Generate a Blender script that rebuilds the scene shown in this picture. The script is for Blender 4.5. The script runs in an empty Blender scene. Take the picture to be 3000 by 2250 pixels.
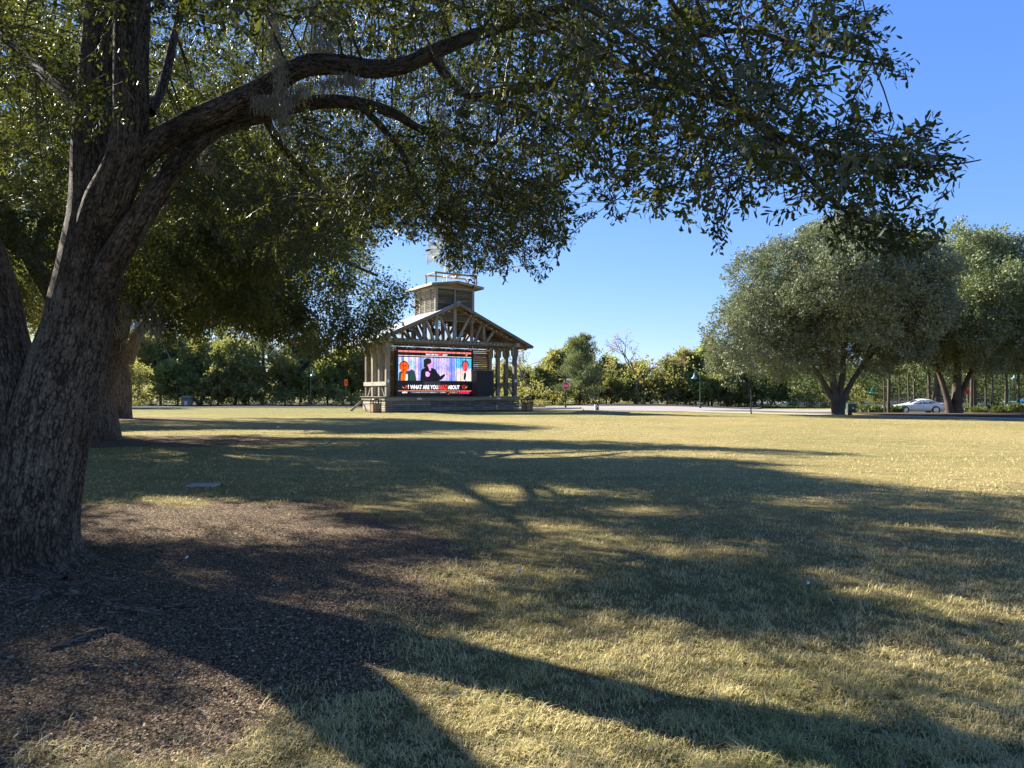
import bpy, bmesh, math, random
import numpy as np
from mathutils import Matrix, Vector

# ------------------------------------------------------------------ scene, camera, light
scene = bpy.context.scene
F, HY, CX, H = 2100.0, 1152.0, 1500.0, 1.6        # focal length in photo pixels, horizon row, centre column, eye height

cam_d = bpy.data.cameras.new("camera")
cam = bpy.data.objects.new("camera", cam_d)
scene.collection.objects.link(cam)
cam.location = (0, 0, H)
cam.rotation_euler = (math.radians(90), 0, 0)
cam_d.sensor_width = 36.0
cam_d.lens = F / 3000.0 * 36.0
cam_d.shift_y = (HY - 1125.0) / 3000.0
cam_d.clip_start = 0.1
cam_d.clip_end = 3000
scene.camera = cam

SUN_EL, SUN_PHI = math.radians(31), math.radians(35)
SUN = Vector((-math.cos(SUN_PHI) * math.cos(SUN_EL), math.sin(SUN_PHI) * math.cos(SUN_EL), math.sin(SUN_EL)))
world = bpy.data.worlds.new("World")
scene.world = world
world.use_nodes = True
wn, wl = world.node_tree.nodes, world.node_tree.links
wn.clear()
sky = wn.new("ShaderNodeTexSky")
sky.sky_type = 'NISHITA'
sky.sun_disc = False
sky.sun_elevation = SUN_EL
sky.sun_rotation = math.atan2(SUN.x, SUN.y)
sky.air_density = 0.7
sky.dust_density = 0.0
sky.ozone_density = 4.0
sky.altitude = 0
bg = wn.new("ShaderNodeBackground")
bg.inputs['Strength'].default_value = 0.10
wo = wn.new("ShaderNodeOutputWorld")
# the phone's deeper blue: one tone curve per colour channel over the whole sky
sp_ = wn.new("ShaderNodeSeparateColor"); cb_ = wn.new("ShaderNodeCombineColor")
wl.new(sky.outputs[0], sp_.inputs[0])
for i, (g_, k_) in enumerate(((0.87, 0.425), (0.66, 0.605), (0.35, 1.38))):
    pw = wn.new("ShaderNodeMath"); pw.operation = 'POWER'; pw.inputs[1].default_value = g_
    ml = wn.new("ShaderNodeMath"); ml.operation = 'MULTIPLY'; ml.inputs[1].default_value = k_
    wl.new(sp_.outputs[i], pw.inputs[0]); wl.new(pw.outputs[0], ml.inputs[0]); wl.new(ml.outputs[0], cb_.inputs[i])
wl.new(cb_.outputs[0], bg.inputs['Color'])
wl.new(bg.outputs[0], wo.inputs['Surface'])

sun_d = bpy.data.lights.new("sun", 'SUN')
sun_d.energy = 3.75
sun_d.angle = math.radians(0.53)
sun_d.color = (1.0, 0.94, 0.83)
sun_o = bpy.data.objects.new("sun", sun_d)
scene.collection.objects.link(sun_o)
sun_o.rotation_euler = (-SUN).to_track_quat('-Z', 'Y').to_euler()
sun_o.location = (0, 0, 60)

scene.view_settings.view_transform = 'Standard'
scene.view_settings.look = 'None'
scene.view_settings.gamma = 1
scene.view_settings.use_curve_mapping = False
scene.view_settings.exposure = 2.32
scene.cycles.max_bounces = 6
scene.cycles.diffuse_bounces = 3
scene.cycles.glossy_bounces = 2
scene.cycles.transmission_bounces = 3
scene.cycles.transparent_max_bounces = 6
scene.cycles.caustics_reflective = False
scene.cycles.caustics_refractive = False

col = scene.collection
rng = np.random.default_rng(7)
random.seed(7)

# ------------------------------------------------------------------ helpers
def gz(x, y):
    """height of the terrain: level lawn, a slight dip beyond it on the right"""
    x = np.asarray(x, float); y = np.asarray(y, float)
    s = lambda t: (lambda u: u * u * (3 - 2 * u))(np.clip(t, 0, 1))
    return -0.42 * s((y - 57) / 13.0) * s((x - 18) / 14.0)

def at(px, py, Y):
    return Vector(((px - CX) / F * Y, Y, H - (py - HY) / F * Y))

def ground(px, Y):
    x = (px - CX) / F * Y
    return Vector((x, Y, float(gz(x, Y))))

def tag(o, label=None, cat=None, group=None, kind=None):
    if label: o["label"] = label
    if cat: o["category"] = cat
    if group: o["group"] = group
    if kind: o["kind"] = kind
    return o

def empty(name, loc, rz=0.0):
    o = bpy.data.objects.new(name, None)
    o.empty_display_size = 0.3
    o.location = loc
    o.rotation_euler = (0, 0, rz)
    col.objects.link(o)
    return o

def mesh_np(name, v, f, mat=None, parent=None, tint=None, uv=None, smooth=False, link=True):
    """v (N,3), f (M,3|4) or list of such -> object"""
    me = bpy.data.meshes.new(name)
    fs = f if isinstance(f, list) else [f]
    fs = [a for a in fs if len(a)]
    v = np.asarray(v, np.float32)
    loops = np.concatenate([a.ravel() for a in fs]).astype(np.int32)
    sizes = np.concatenate([np.full(len(a), a.shape[1]) for a in fs])
    starts = np.concatenate([[0], np.cumsum(sizes)[:-1]]).astype(np.int32)
    me.vertices.add(len(v)); me.vertices.foreach_set("co", v.ravel())
    me.loops.add(len(loops)); me.loops.foreach_set("vertex_index", loops)
    me.polygons.add(len(starts)); me.polygons.foreach_set("loop_start", starts)
    if uv is not None:
        l = me.uv_layers.new(name="UVMap")
        l.data.foreach_set("uv", np.asarray(uv, np.float32)[loops].ravel())
    if tint is not None:
        a = me.attributes.new("tint", 'FLOAT', 'POINT')
        a.data.foreach_set("value", np.asarray(tint, np.float32))
    if smooth:
        me.polygons.foreach_set("use_smooth", np.ones(len(starts), bool))
    me.update(calc_edges=True)
    me.validate()
    o = bpy.data.objects.new(name, me)
    if mat: me.materials.append(mat)
    if link: col.objects.link(o)
    if parent: o.parent = parent
    return o

class MB:
    """collects boxes, bars, tubes and polygons; build() links them as one mesh"""
    def __init__(s): s.v = []; s.f = []
    def add(s, vs, fs):
        b = len(s.v); s.v += [tuple(p) for p in vs]; s.f += [tuple(i + b for i in f) for f in fs]; return s
    def box(s, x0, y0, z0, x1, y1, z1):
        vs = [(x0,y0,z0),(x1,y0,z0),(x1,y1,z0),(x0,y1,z0),(x0,y0,z1),(x1,y0,z1),(x1,y1,z1),(x0,y1,z1)]
        return s.add(vs, [(0,3,2,1),(4,5,6,7),(0,1,5,4),(1,2,6,5),(2,3,7,6),(3,0,4,7)])
    def cbox(s, c, d):
        return s.box(c[0]-d[0]/2, c[1]-d[1]/2, c[2]-d[2]/2, c[0]+d[0]/2, c[1]+d[1]/2, c[2]+d[2]/2)
    def bar(s, a, b, w, h, up=(0,0,1)):
        a = Vector(a); b = Vector(b); d = (b - a).normalized(); up = Vector(up)
        if abs(d.dot(up)) > 0.98: up = Vector((1,0,0))
        r = d.cross(up).normalized() * w/2; u = r.cross(d).normalized() * h/2
        vs = [a-r-u, a+r-u, a+r+u, a-r+u, b-r-u, b+r-u, b+r+u, b-r+u]
        return s.add(vs, [(0,3,2,1),(4,5,6,7),(0,1,5,4),(1,2,6,5),(2,3,7,6),(3,0,4,7)])
    def tube(s, pts, rad, n=8, cap=True):
        pts = [Vector(p) for p in pts]
        if not hasattr(rad, '__len__'): rad = [rad]*len(pts)
        base = len(s.v); prev = None
        for i, p in enumerate(pts):
            d = (pts[min(i+1,len(pts)-1)] - pts[max(i-1,0)]).normalized()
            if prev is None:
                ref = Vector((0,1,0)) if abs(d.y) < 0.9 else Vector((1,0,0))
            else: ref = prev
            r = (ref - d*ref.dot(d)).normalized(); prev = r; u = d.cross(r)
            for k in range(n):
                t = 2*math.pi*k/n
                s.v.append(tuple(p + (r*math.cos(t) + u*math.sin(t))*rad[i]))
        for i in range(len(pts)-1):
            for k in range(n):
                a = base+i*n+k; b = base+i*n+(k+1)%n
                s.f.append((a, b, b+n, a+n))
        if cap:
            s.f.append(tuple(base+k for k in range(n))[::-1]); s.f.append(tuple(base+(len(pts)-1)*n+k for k in range(n)))
        return s
    def lathe(s, c, prof, n=12):
        base = len(s.v); c = Vector(c)
        for r, z in prof:
            for k in range(n):
                t = 2*math.pi*k/n
                s.v.append((c.x+r*math.cos(t), c.y+r*math.sin(t), c.z+z))
        for i in range(len(prof)-1):
            for k in range(n):
                a = base+i*n+k; b = base+i*n+(k+1)%n
                s.f.append((a, b, b+n, a+n))
        s.f.append(tuple(base+k for k in range(n))[::-1]); s.f.append(tuple(base+(len(prof)-1)*n+k for k in range(n)))
        return s
    def prism(s, poly, a, b):
        """poly list of Vectors; extruded by vector from a to b offsets"""
        n = len(poly); a = Vector(a); b = Vector(b)
        vs = [Vector(p)+a for p in poly] + [Vector(p)+b for p in poly]
        fs = [tuple(range(n))[::-1], tuple(range(n, 2*n))] + [(i,(i+1)%n,n+(i+1)%n,n+i) for i in range(n)]
        return s.add(vs, fs)
    def build(s, name, mat, parent=None, smooth=False, bevel=0):
        me = bpy.data.meshes.new(name)
        me.from_pydata(s.v, [], s.f)
        bm = bmesh.new(); bm.from_mesh(me); bmesh.ops.recalc_face_normals(bm, faces=bm.faces)
        if bevel: bmesh.ops.bevel(bm, geom=list(bm.edges), offset=bevel, segments=1, affect='EDGES')
        bm.to_mesh(me); bm.free()
        if smooth:
            for p in me.polygons: p.use_smooth = True
        if mat: me.materials.append(mat)
        o = bpy.data.objects.new(name, me); col.objects.link(o)
        if parent: o.parent = parent
        return o

def copy_tree(o, parent=None):
    c = o.copy(); col.objects.link(c); c.parent = parent
    for ch in [x for x in bpy.data.objects if x.parent == o]: copy_tree(ch, c)
    return c

# ------------------------------------------------------------------ materials
def newmat(name):
    m = bpy.data.materials.new(name); m.use_nodes = True
    nt = m.node_tree; nt.nodes.clear()
    out = nt.nodes.new("ShaderNodeOutputMaterial")
    return m, nt, out

def N(nt, t, **kw):
    n = nt.nodes.new(t)
    for k, v in kw.items():
        if hasattr(n, k): setattr(n, k, v)
        else: n.inputs[k].default_value = v
    return n

def ramp(nt, fac, stops, interp='LINEAR'):
    r = nt.nodes.new("ShaderNodeValToRGB"); r.color_ramp.interpolation = interp
    e = r.color_ramp.elements
    while len(e) < len(stops): e.new(0.5)
    for i, (p, c) in enumerate(stops):
        e[i].position = p; e[i].color = (c[0], c[1], c[2], 1)
    nt.links.new(fac, r.inputs['Fac'])
    return r

def noise(nt, vec, scale, detail=4, rough=0.55, dist=0.0):
    n = nt.nodes.new("ShaderNodeTexNoise")
    n.inputs['Scale'].default_value = scale; n.inputs['Detail'].default_value = detail
    n.inputs['Roughness'].default_value = rough; n.inputs['Distortion'].default_value = dist
    if vec is not None: nt.links.new(vec, n.inputs['Vector'])
    return n

def mapping(nt, src, scale=(1,1,1), rot=(0,0,0)):
    m = nt.nodes.new("ShaderNodeMapping"); m.inputs['Scale'].default_value = scale; m.inputs['Rotation'].default_value = rot
    nt.links.new(src, m.inputs['Vector']); return m.outputs[0]

def mixc(nt, fac, a, b, mode='MIX'):
    m = nt.nodes.new("ShaderNodeMix"); m.data_type = 'RGBA'; m.blend_type = mode
    for s, v in (('Factor', fac), ('A', a), ('B', b)):
        sock = [i for i in m.inputs if i.name == s and (i.type == 'RGBA' or s == 'Factor')][0]
        if isinstance(v, (int, float)): sock.default_value = v
        elif isinstance(v, tuple): sock.default_value = (*v, 1)
        else: nt.links.new(v, sock)
    return [o for o in m.outputs if o.type == 'RGBA'][0]

def math_(nt, op, a, b=0.0, clamp=False):
    m = nt.nodes.new("ShaderNodeMath"); m.operation = op; m.use_clamp = clamp
    for i, v in enumerate((a, b)):
        if isinstance(v, (int, float)): m.inputs[i].default_value = v
        else: nt.links.new(v, m.inputs[i])
    return m.outputs[0]

def bsdf(nt, out, color, rough=0.7, bump=None, bs=0.3, bd=0.02, metal=0.0, spec=0.3):
    p = nt.nodes.new("ShaderNodeBsdfPrincipled")
    if isinstance(color, tuple): p.inputs['Base Color'].default_value = (*color, 1)
    else: nt.links.new(color, p.inputs['Base Color'])
    if isinstance(rough, (int, float)): p.inputs['Roughness'].default_value = rough
    else: nt.links.new(rough, p.inputs['Roughness'])
    p.inputs['Metallic'].default_value = metal
    p.inputs['Specular IOR Level'].default_value = spec
    if bump is not None:
        b = nt.nodes.new("ShaderNodeBump"); b.inputs['Strength'].default_value = bs; b.inputs['Distance'].default_value = bd
        nt.links.new(bump, b.inputs['Height']); nt.links.new(b.outputs[0], p.inputs['Normal'])
    nt.links.new(p.outputs[0], out.inputs['Surface'])
    return p

def plain(name, c, rough=0.6, metal=0.0, var=0.15, spec=0.4, scale=3.0):
    m, nt, out = newmat(name)
    tc = N(nt, "ShaderNodeTexCoord")
    n = noise(nt, tc.outputs['Object'], scale, 5)
    a = tuple(x*(1-var) for x in c); b = tuple(min(1, x*(1+var)) for x in c)
    r = ramp(nt, n.outputs['Fac'], [(0.3, a), (0.7, b)])
    bsdf(nt, out, r.outputs[0], rough, metal=metal, spec=spec)
    return m

def wood(name, dark, light, axis='X', grain=1.0, rough=0.85):
    """weathered timber: long grain along the object's own axis, stains and a different tone per piece"""
    m, nt, out = newmat(name)
    tc = N(nt, "ShaderNodeTexCoord"); oi = N(nt, "ShaderNodeObjectInfo")
    sc = {'X': (0.5, 14, 14), 'Y': (14, 0.5, 14), 'Z': (14, 14, 0.5)}[axis]
    add = nt.nodes.new("ShaderNodeVectorMath"); add.operation = 'ADD'
    nt.links.new(tc.outputs['Object'], add.inputs[0])
    comb = N(nt, "ShaderNodeCombineXYZ")
    rr = math_(nt, 'MULTIPLY', oi.outputs['Random'], 37.0)
    for i in range(3): nt.links.new(rr, comb.inputs[i])
    nt.links.new(comb.outputs[0], add.inputs[1])
    g = noise(nt, mapping(nt, add.outputs[0], sc), 1.6*grain, 6, 0.65, 0.3)
    s = noise(nt, add.outputs[0], 0.9, 4, 0.6)
    f = math_(nt, 'ADD', math_(nt, 'MULTIPLY', g.outputs['Fac'], 0.6), math_(nt, 'MULTIPLY', s.outputs['Fac'], 0.4))
    f = math_(nt, 'ADD', f, math_(nt, 'MULTIPLY', math_(nt, 'SUBTRACT', oi.outputs['Random'], 0.5), 0.22))
    r = ramp(nt, f, [(0.32, dark), (0.66, light)])
    bsdf(nt, out, r.outputs[0], rough, g.outputs['Fac'], 0.5, 0.006, spec=0.15)
    return m

def leafmat(name, c1, c2, trans, back=None, tw=0.4, rough=0.42, spec=0.5):
    m, nt, out = newmat(name)
    at_ = N(nt, "ShaderNodeAttribute", attribute_name="tint")
    oi = N(nt, "ShaderNodeObjectInfo")
    tf = math_(nt, 'ADD', math_(nt, 'MULTIPLY', at_.outputs['Fac'], 0.62), math_(nt, 'MULTIPLY', oi.outputs['Random'], 0.36))
    r = ramp(nt, tf, [(0.0, c1), (0.8, c2), (0.93, tuple(0.5*x for x in trans)), (1.0, (0.20, 0.12, 0.03))])
    colr = r.outputs[0]
    if back:
        ge = N(nt, "ShaderNodeNewGeometry")
        colr = mixc(nt, ge.outputs['Backfacing'], colr, back)
    p = bsdf(nt, out, colr, rough, spec=spec)
    t = N(nt, "ShaderNodeBsdfTranslucent")
    tr = ramp(nt, tf, [(0.0, tuple(0.8*x for x in trans)), (0.9, trans), (1.0, (0.35, 0.2, 0.04))])
    nt.links.new(tr.outputs[0], t.inputs['Color'])
    mx = N(nt, "ShaderNodeMixShader"); mx.inputs[0].default_value = tw
    nt.links.new(p.outputs[0], mx.inputs[1]); nt.links.new(t.outputs[0], mx.inputs[2])
    nt.links.new(mx.outputs[0], out.inputs['Surface'])
    return m

def barkmat(name, plate, plate2, furrow, su=1.0, disp=0.03, true_disp=False, lichen=True):
    """su scales the plate size; UV in metres (u around, v along)"""
    m, nt, out = newmat(name)
    uv = N(nt, "ShaderNodeUVMap")
    tc = N(nt, "ShaderNodeTexCoord")
    wob = noise(nt, tc.outputs['Object'], 3.0, 3)
    v0 = mapping(nt, uv.outputs[0], (42*su, 12*su, 1))
    addv = nt.nodes.new("ShaderNodeVectorMath"); addv.operation = 'ADD'
    sv = nt.nodes.new("ShaderNodeVectorMath"); sv.operation = 'SCALE'; sv.inputs['Scale'].default_value = 3.2
    nt.links.new(wob.outputs['Color'], sv.inputs[0]); nt.links.new(v0, addv.inputs[0]); nt.links.new(sv.outputs[0], addv.inputs[1])
    vo = N(nt, "ShaderNodeTexVoronoi"); vo.feature = 'DISTANCE_TO_EDGE'; vo.inputs['Scale'].default_value = 1.0
    vo.inputs['Randomness'].default_value = 1.0
    w2 = noise(nt, addv.outputs[0], 0.9, 4, 0.65)
    sv2 = nt.nodes.new("ShaderNodeVectorMath"); sv2.operation = 'SCALE'; sv2.inputs['Scale'].default_value = 1.5
    av2 = nt.nodes.new("ShaderNodeVectorMath"); av2.operation = 'ADD'
    nt.links.new(w2.outputs['Color'], sv2.inputs[0]); nt.links.new(addv.outputs[0], av2.inputs[0]); nt.links.new(sv2.outputs[0], av2.inputs[1])
    nt.links.new(av2.outputs[0], vo.inputs['Vector'])
    rid = noise(nt, mapping(nt, addv.outputs[0], (1.0, 0.28, 1)), 0.8, 5, 0.6, 0.6)
    wid = noise(nt, tc.outputs['Object'], 16.0, 3)
    dd_ = math_(nt, 'ADD', math_(nt, 'ADD', vo.outputs['Distance'], math_(nt, 'MULTIPLY', math_(nt, 'SUBTRACT', rid.outputs['Fac'], 0.5), 1.1)), math_(nt, 'MULTIPLY', math_(nt, 'SUBTRACT', wid.outputs['Fac'], 0.42), 0.35))
    edge = ramp(nt, dd_, [(0.0, (0.05,)*3), (0.16, (0.55,)*3), (0.5, (1,)*3)])
    fine = noise(nt, mapping(nt, uv.outputs[0], (60, 28, 1)), 1.5, 5, 0.6)
    big = noise(nt, tc.outputs['Object'], 1.3, 3)
    red = noise(nt, tc.outputs['Object'], 0.9, 4)
    c = mixc(nt, ramp(nt, fine.outputs['Fac'], [(0.35,(0,)*3),(0.65,(1,)*3)]).outputs[0], plate, plate2)
    c = mixc(nt, math_(nt, 'MULTIPLY', ramp(nt, red.outputs['Fac'], [(0.50,(0,)*3),(0.62,(1,)*3)]).outputs[0], 0.55), c, (0.085, 0.045, 0.028))
    if lichen:
        li = noise(nt, tc.outputs['Object'], 9.0, 5, 0.7)
        lm = math_(nt, 'MULTIPLY', ramp(nt, li.outputs['Fac'], [(0.60,(0,)*3),(0.68,(1,)*3)]).outputs[0],
                   ramp(nt, big.outputs['Fac'], [(0.45,(0,)*3),(0.6,(1,)*3)]).outputs[0])
        c = mixc(nt, math_(nt, 'MULTIPLY', lm, 0.7), c, (0.20, 0.22, 0.19))
    c = mixc(nt, edge.outputs[0], furrow, c)
    hgt = math_(nt, 'ADD', edge.outputs[0], math_(nt, 'MULTIPLY', fine.outputs['Fac'], 0.6))
    if true_disp:
        bsdf(nt, out, c, 0.9, spec=0.15)
        d = N(nt, "ShaderNodeDisplacement"); d.inputs['Scale'].default_value = disp; d.inputs['Midlevel'].default_value = 0.8
        nt.links.new(hgt, d.inputs['Height']); nt.links.new(d.outputs[0], out.inputs['Displacement'])
        m.displacement_method = 'BOTH'
    else:
        bsdf(nt, out, c, 0.9, hgt, 0.9, disp, spec=0.15)
    return m

# ground materials -------------------------------------------------
MULCH = [(-4.2, 6.3, 3.85, 4.45), (-13.2, 24.0, 6.6, 3.2), (-25.0, 44.8, 6.0, 3.0)]   # beds under the oaks: x, y, rx, ry

def mulch_amt(x, y):
    x = np.asarray(x, float); y = np.asarray(y, float)
    d = np.full(x.shape, 9.0)
    for cx, cy, rx, ry in MULCH:
        q = np.sqrt(((x-cx)/rx)**2 + ((y-cy)/ry)**2)
        q = q + 0.10*np.sin(x*1.9+1.0)*np.cos(y*1.6) + 0.05*np.sin(x*5.1+y*3.7)
        d = np.minimum(d, q)
    return d                                           # < 1 inside

def ground_mat():
    m, nt, out = newmat("lawn")
    tc = N(nt, "ShaderNodeTexCoord"); P = tc.outputs['Object']
    big = noise(nt, P, 0.13, 5, 0.6)
    med = noise(nt, mapping(nt, P, (1, 1.6, 1)), 0.9, 6, 0.65)
    fin = noise(nt, mapping(nt, P, (1, 1, 1)), 9.0, 8, 0.75)
    vf = noise(nt, mapping(nt, P, (1, 1.0, 1)), 55.0, 6, 0.8)
    f = math_(nt, 'ADD', math_(nt, 'MULTIPLY', fin.outputs['Fac'], 0.5), math_(nt, 'MULTIPLY', vf.outputs['Fac'], 0.5))
    tan = ramp(nt, f, [(0.30, (0.17, 0.13, 0.055)), (0.5, (0.38, 0.30, 0.125)), (0.72, (0.60, 0.50, 0.24))])
    grn = ramp(nt, f, [(0.30, (0.075, 0.085, 0.026)), (0.5, (0.185, 0.185, 0.06)), (0.72, (0.30, 0.28, 0.10))])
    g = math_(nt, 'ADD', math_(nt, 'MULTIPLY', big.outputs['Fac'], 0.5), math_(nt, 'MULTIPLY', med.outputs['Fac'], 0.5))
    sep = N(nt, "ShaderNodeSeparateXYZ"); nt.links.new(P, sep.inputs[0])
    # greener strip of ground near the bandstand (watered), tan in the open
    gr = N(nt, "ShaderNodeMapRange"); gr.inputs['From Min'].default_value = 44; gr.inputs['From Max'].default_value = 66
    gr.inputs['To Min'].default_value = 0.0; gr.inputs['To Max'].default_value = 0.22
    nt.links.new(sep.outputs['Y'], gr.inputs['Value'])
    near = N(nt, "ShaderNodeMapRange"); near.inputs['From Min'].default_value = 9; near.inputs['From Max'].default_value = 3
    near.inputs['To Min'].default_value = 0.0; near.inputs['To Max'].default_value = 0.12
    nt.links.new(sep.outputs['Y'], near.inputs['Value'])
    g2 = math_(nt, 'ADD', math_(nt, 'ADD', g, gr.outputs[0]), near.outputs[0])
    gm = ramp(nt, g2, [(0.44, (0,)*3), (0.66, (0.85,)*3)])
    lawn = mixc(nt, gm.outputs[0], tan.outputs[0], grn.outputs[0])
    # mowing lines, running across
    wav = N(nt, "ShaderNodeTexWave"); wav.bands_direction = 'Y'; wav.inputs['Scale'].default_value = 0.28; wav.inputs['Distortion'].default_value = 2.0
    wav.inputs['Detail'].default_value = 2
    nt.links.new(mapping(nt, P, (0.15, 1, 1)), wav.inputs['Vector'])
    lawn = mixc(nt, math_(nt, 'MULTIPLY', wav.outputs['Fac'], 0.16), lawn, (0.50, 0.40, 0.16))
    # thatch and soil colour, darkened near the camera for shade between the blades
    th = N(nt, "ShaderNodeMapRange"); th.inputs['From Min'].default_value = 13; th.inputs['From Max'].default_value = 7
    th.inputs['To Min'].default_value = 0.0; th.inputs['To Max'].default_value = 0.55
    nt.links.new(sep.outputs['Y'], th.inputs['Value'])
    lawn = mixc(nt, th.outputs[0], lawn, mixc(nt, fin.outputs['Fac'], (0.075, 0.06, 0.028), (0.26, 0.21, 0.095)))
    # mulch
    at_ = N(nt, "ShaderNodeAttribute", attribute_name="tint")
    mf = math_(nt, 'ADD', at_.outputs['Fac'], math_(nt, 'MULTIPLY', math_(nt, 'SUBTRACT', fin.outputs['Fac'], 0.5), 0.35))
    mm = ramp(nt, mf, [(0.93, (1,)*3), (1.07, (0,)*3)])
    chips = N(nt, "ShaderNodeTexVoronoi"); chips.inputs['Scale'].default_value = 105
    nt.links.new(mapping(nt, P, (1, 0.6, 1)), chips.inputs['Vector'])
    cr = N(nt, "ShaderNodeSeparateColor"); nt.links.new(chips.outputs['Color'], cr.inputs[0])
    mul = ramp(nt, cr.outputs[0], [(0.0, (0.055, 0.038, 0.024)), (0.45, (0.14, 0.096, 0.062)), (0.8, (0.31, 0.225, 0.145)), (1.0, (0.54, 0.43, 0.30))])
    c = mixc(nt, mm.outputs[0], lawn, mul.outputs[0])
    h = math_(nt, 'ADD', f, math_(nt, 'MULTIPLY', chips.outputs['Distance'], 0.6))
    bsdf(nt, out, c, 0.95, h, 1.0, 0.05, spec=0.05)
    return m

def paving(name, a, b, scale, bumpd=0.01):
    m, nt, out = newmat(name)
    tc = N(nt, "ShaderNodeTexCoord")
    n1 = noise(nt, tc.outputs['Object'], scale, 8, 0.75); n2 = noise(nt, tc.outputs['Object'], 0.25, 3)
    f = math_(nt, 'ADD', math_(nt, 'MULTIPLY', n1.outputs['Fac'], 0.6), math_(nt, 'MULTIPLY', n2.outputs['Fac'], 0.4))
    r = ramp(nt, f, [(0.35, a), (0.65, b)])
    bsdf(nt, out, r.outputs[0], 0.9, n1.outputs['Fac'], 0.5, bumpd, spec=0.15)
    return m

M = {}
M['ground'] = ground_mat()
M['asphalt'] = paving("asphalt", (0.045,0.043,0.045), (0.075,0.07,0.07), 14)
M['pavers'] = paving("clay_pavers", (0.22,0.195,0.18), (0.33,0.29,0.265), 9)
M['concrete'] = paving("concrete", (0.30,0.28,0.24), (0.44,0.41,0.36), 6)
M['bed'] = paving("pine_straw", (0.04,0.026,0.016), (0.13,0.085,0.05), 20)
M['forest_floor'] = paving("forest_floor", (0.04,0.045,0.02), (0.09,0.085,0.04), 2)
M['court'] = paving("court_surface", (0.12,0.17,0.22), (0.15,0.20,0.25), 2)
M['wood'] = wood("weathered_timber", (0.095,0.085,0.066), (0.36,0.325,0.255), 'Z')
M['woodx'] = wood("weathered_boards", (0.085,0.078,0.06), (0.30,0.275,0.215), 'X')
M['woody'] = wood("weathered_sunlit_side_boards", (0.20,0.175,0.14), (0.55,0.49,0.40), 'Y')  # same weathered timber, paler than the front boards: sunlight put into the colour
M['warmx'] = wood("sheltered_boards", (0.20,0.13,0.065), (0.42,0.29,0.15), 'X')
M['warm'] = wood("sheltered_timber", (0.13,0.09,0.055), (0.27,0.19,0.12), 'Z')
M['metalroof'] = plain("galvanised_roofing", (0.55,0.56,0.57), 0.5, 0.15, 0.12)
M['galv'] = plain("galvanised_sheet", (0.62,0.64,0.62), 0.35, 0.35, 0.12)
M['redpaint'] = plain("red_paint", (0.55,0.05,0.03), 0.5)
M['black'] = plain("black_plastic", (0.012,0.012,0.014), 0.45, 0, 0.2)
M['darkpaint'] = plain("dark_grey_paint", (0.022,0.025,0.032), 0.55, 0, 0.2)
M['green_metal'] = plain("green_painted_steel", (0.02,0.055,0.04), 0.45, 0.1)
M['green_shade'] = plain("verdigris_lamp_shade", (0.13,0.27,0.24), 0.45, 0.2)
M['bronze'] = plain("dark_bronze_steel", (0.03,0.022,0.016), 0.5, 0.2)
M['slat'] = wood("tan_slats", (0.24,0.145,0.075), (0.40,0.26,0.15), 'Z')
M['white'] = plain("white_card", (0.72,0.72,0.72), 0.7, 0, 0.05)
M['bulb'] = plain("frosted_bulb", (0.75,0.74,0.68), 0.25, 0, 0.05)
M['fabric_green'] = plain("green_canvas", (0.03,0.38,0.25), 0.8)
M['orange'] = plain("orange_sign_sheet", (0.85,0.13,0.02), 0.5, 0, 0.05)
M['redorange'] = plain("red_orange_sign_sheet", (0.80,0.045,0.02), 0.5, 0, 0.05)
M['stopred'] = plain("stop_sign_red", (0.60,0.020,0.012), 0.4, 0, 0.05)
M['utilgreen'] = plain("utility_green", (0.035,0.06,0.048), 0.5)
M['utilgrey'] = plain("utility_grey_green", (0.17,0.19,0.15), 0.6)
M['carwhite'] = plain("white_car_paint", (0.86,0.86,0.85), 0.22, 0, 0.02, 0.6)
M['carblue'] = plain("turquoise_car_paint", (0.01,0.30,0.50), 0.25, 0, 0.02, 0.6)
M['carglass'] = plain("car_glass", (0.02,0.025,0.03), 0.06, 0, 0.1, 0.8)
M['tyre'] = plain("tyre_rubber", (0.015,0.015,0.015), 0.8)
M['rim'] = plain("alloy_rim", (0.55,0.56,0.58), 0.3, 0.8)
M['taillight'] = plain("tail_light_red", (0.50,0.01,0.01), 0.2)
M['headlight'] = plain("headlight_lens", (0.35,0.37,0.40), 0.1)
M['skin'] = plain("skin", (0.50,0.30,0.20), 0.6)
M['pink'] = plain("coral_cloth", (0.72,0.10,0.14), 0.85)
M['blue'] = plain("blue_cloth", (0.02,0.05,0.30), 0.85)
M['teal'] = plain("pale_teal_cloth", (0.15,0.35,0.38), 0.85)
M['hair'] = plain("brown_hair", (0.05,0.03,0.02), 0.8)
M['binblue'] = plain("blue_bin_plastic", (0.02,0.14,0.50), 0.4)
M['moss'] = plain("spanish_moss", (0.34,0.32,0.26), 0.95, 0, 0.25)
M['stick'] = plain("dry_stick", (0.26,0.21,0.16), 0.9, 0, 0.25)
M['bark_near'] = barkmat("oak_bark_near", (0.20,0.162,0.118), (0.40,0.335,0.255), (0.034,0.026,0.019), 1.0, 0.05)
M['bark_mid'] = barkmat("oak_bark", (0.17,0.135,0.098), (0.33,0.275,0.21), (0.034,0.026,0.019), 0.8, 0.02)
M['bark_far'] = plain("far_bark", (0.085,0.07,0.055), 0.95, 0, 0.35, 0.1, 1.5)
M['bark_pale'] = plain("pale_bark", (0.20,0.17,0.14), 0.95, 0, 0.3, 0.1, 1.5)
M['twig'] = plain("twig_bark", (0.10,0.085,0.065), 0.9, 0, 0.3, 0.1)
M['leaf_near'] = leafmat("oak_leaf", (0.022,0.032,0.012), (0.047,0.060,0.021), (0.18,0.20,0.024), (0.070,0.078,0.046), 0.28, 0.45, 0.3)
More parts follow.
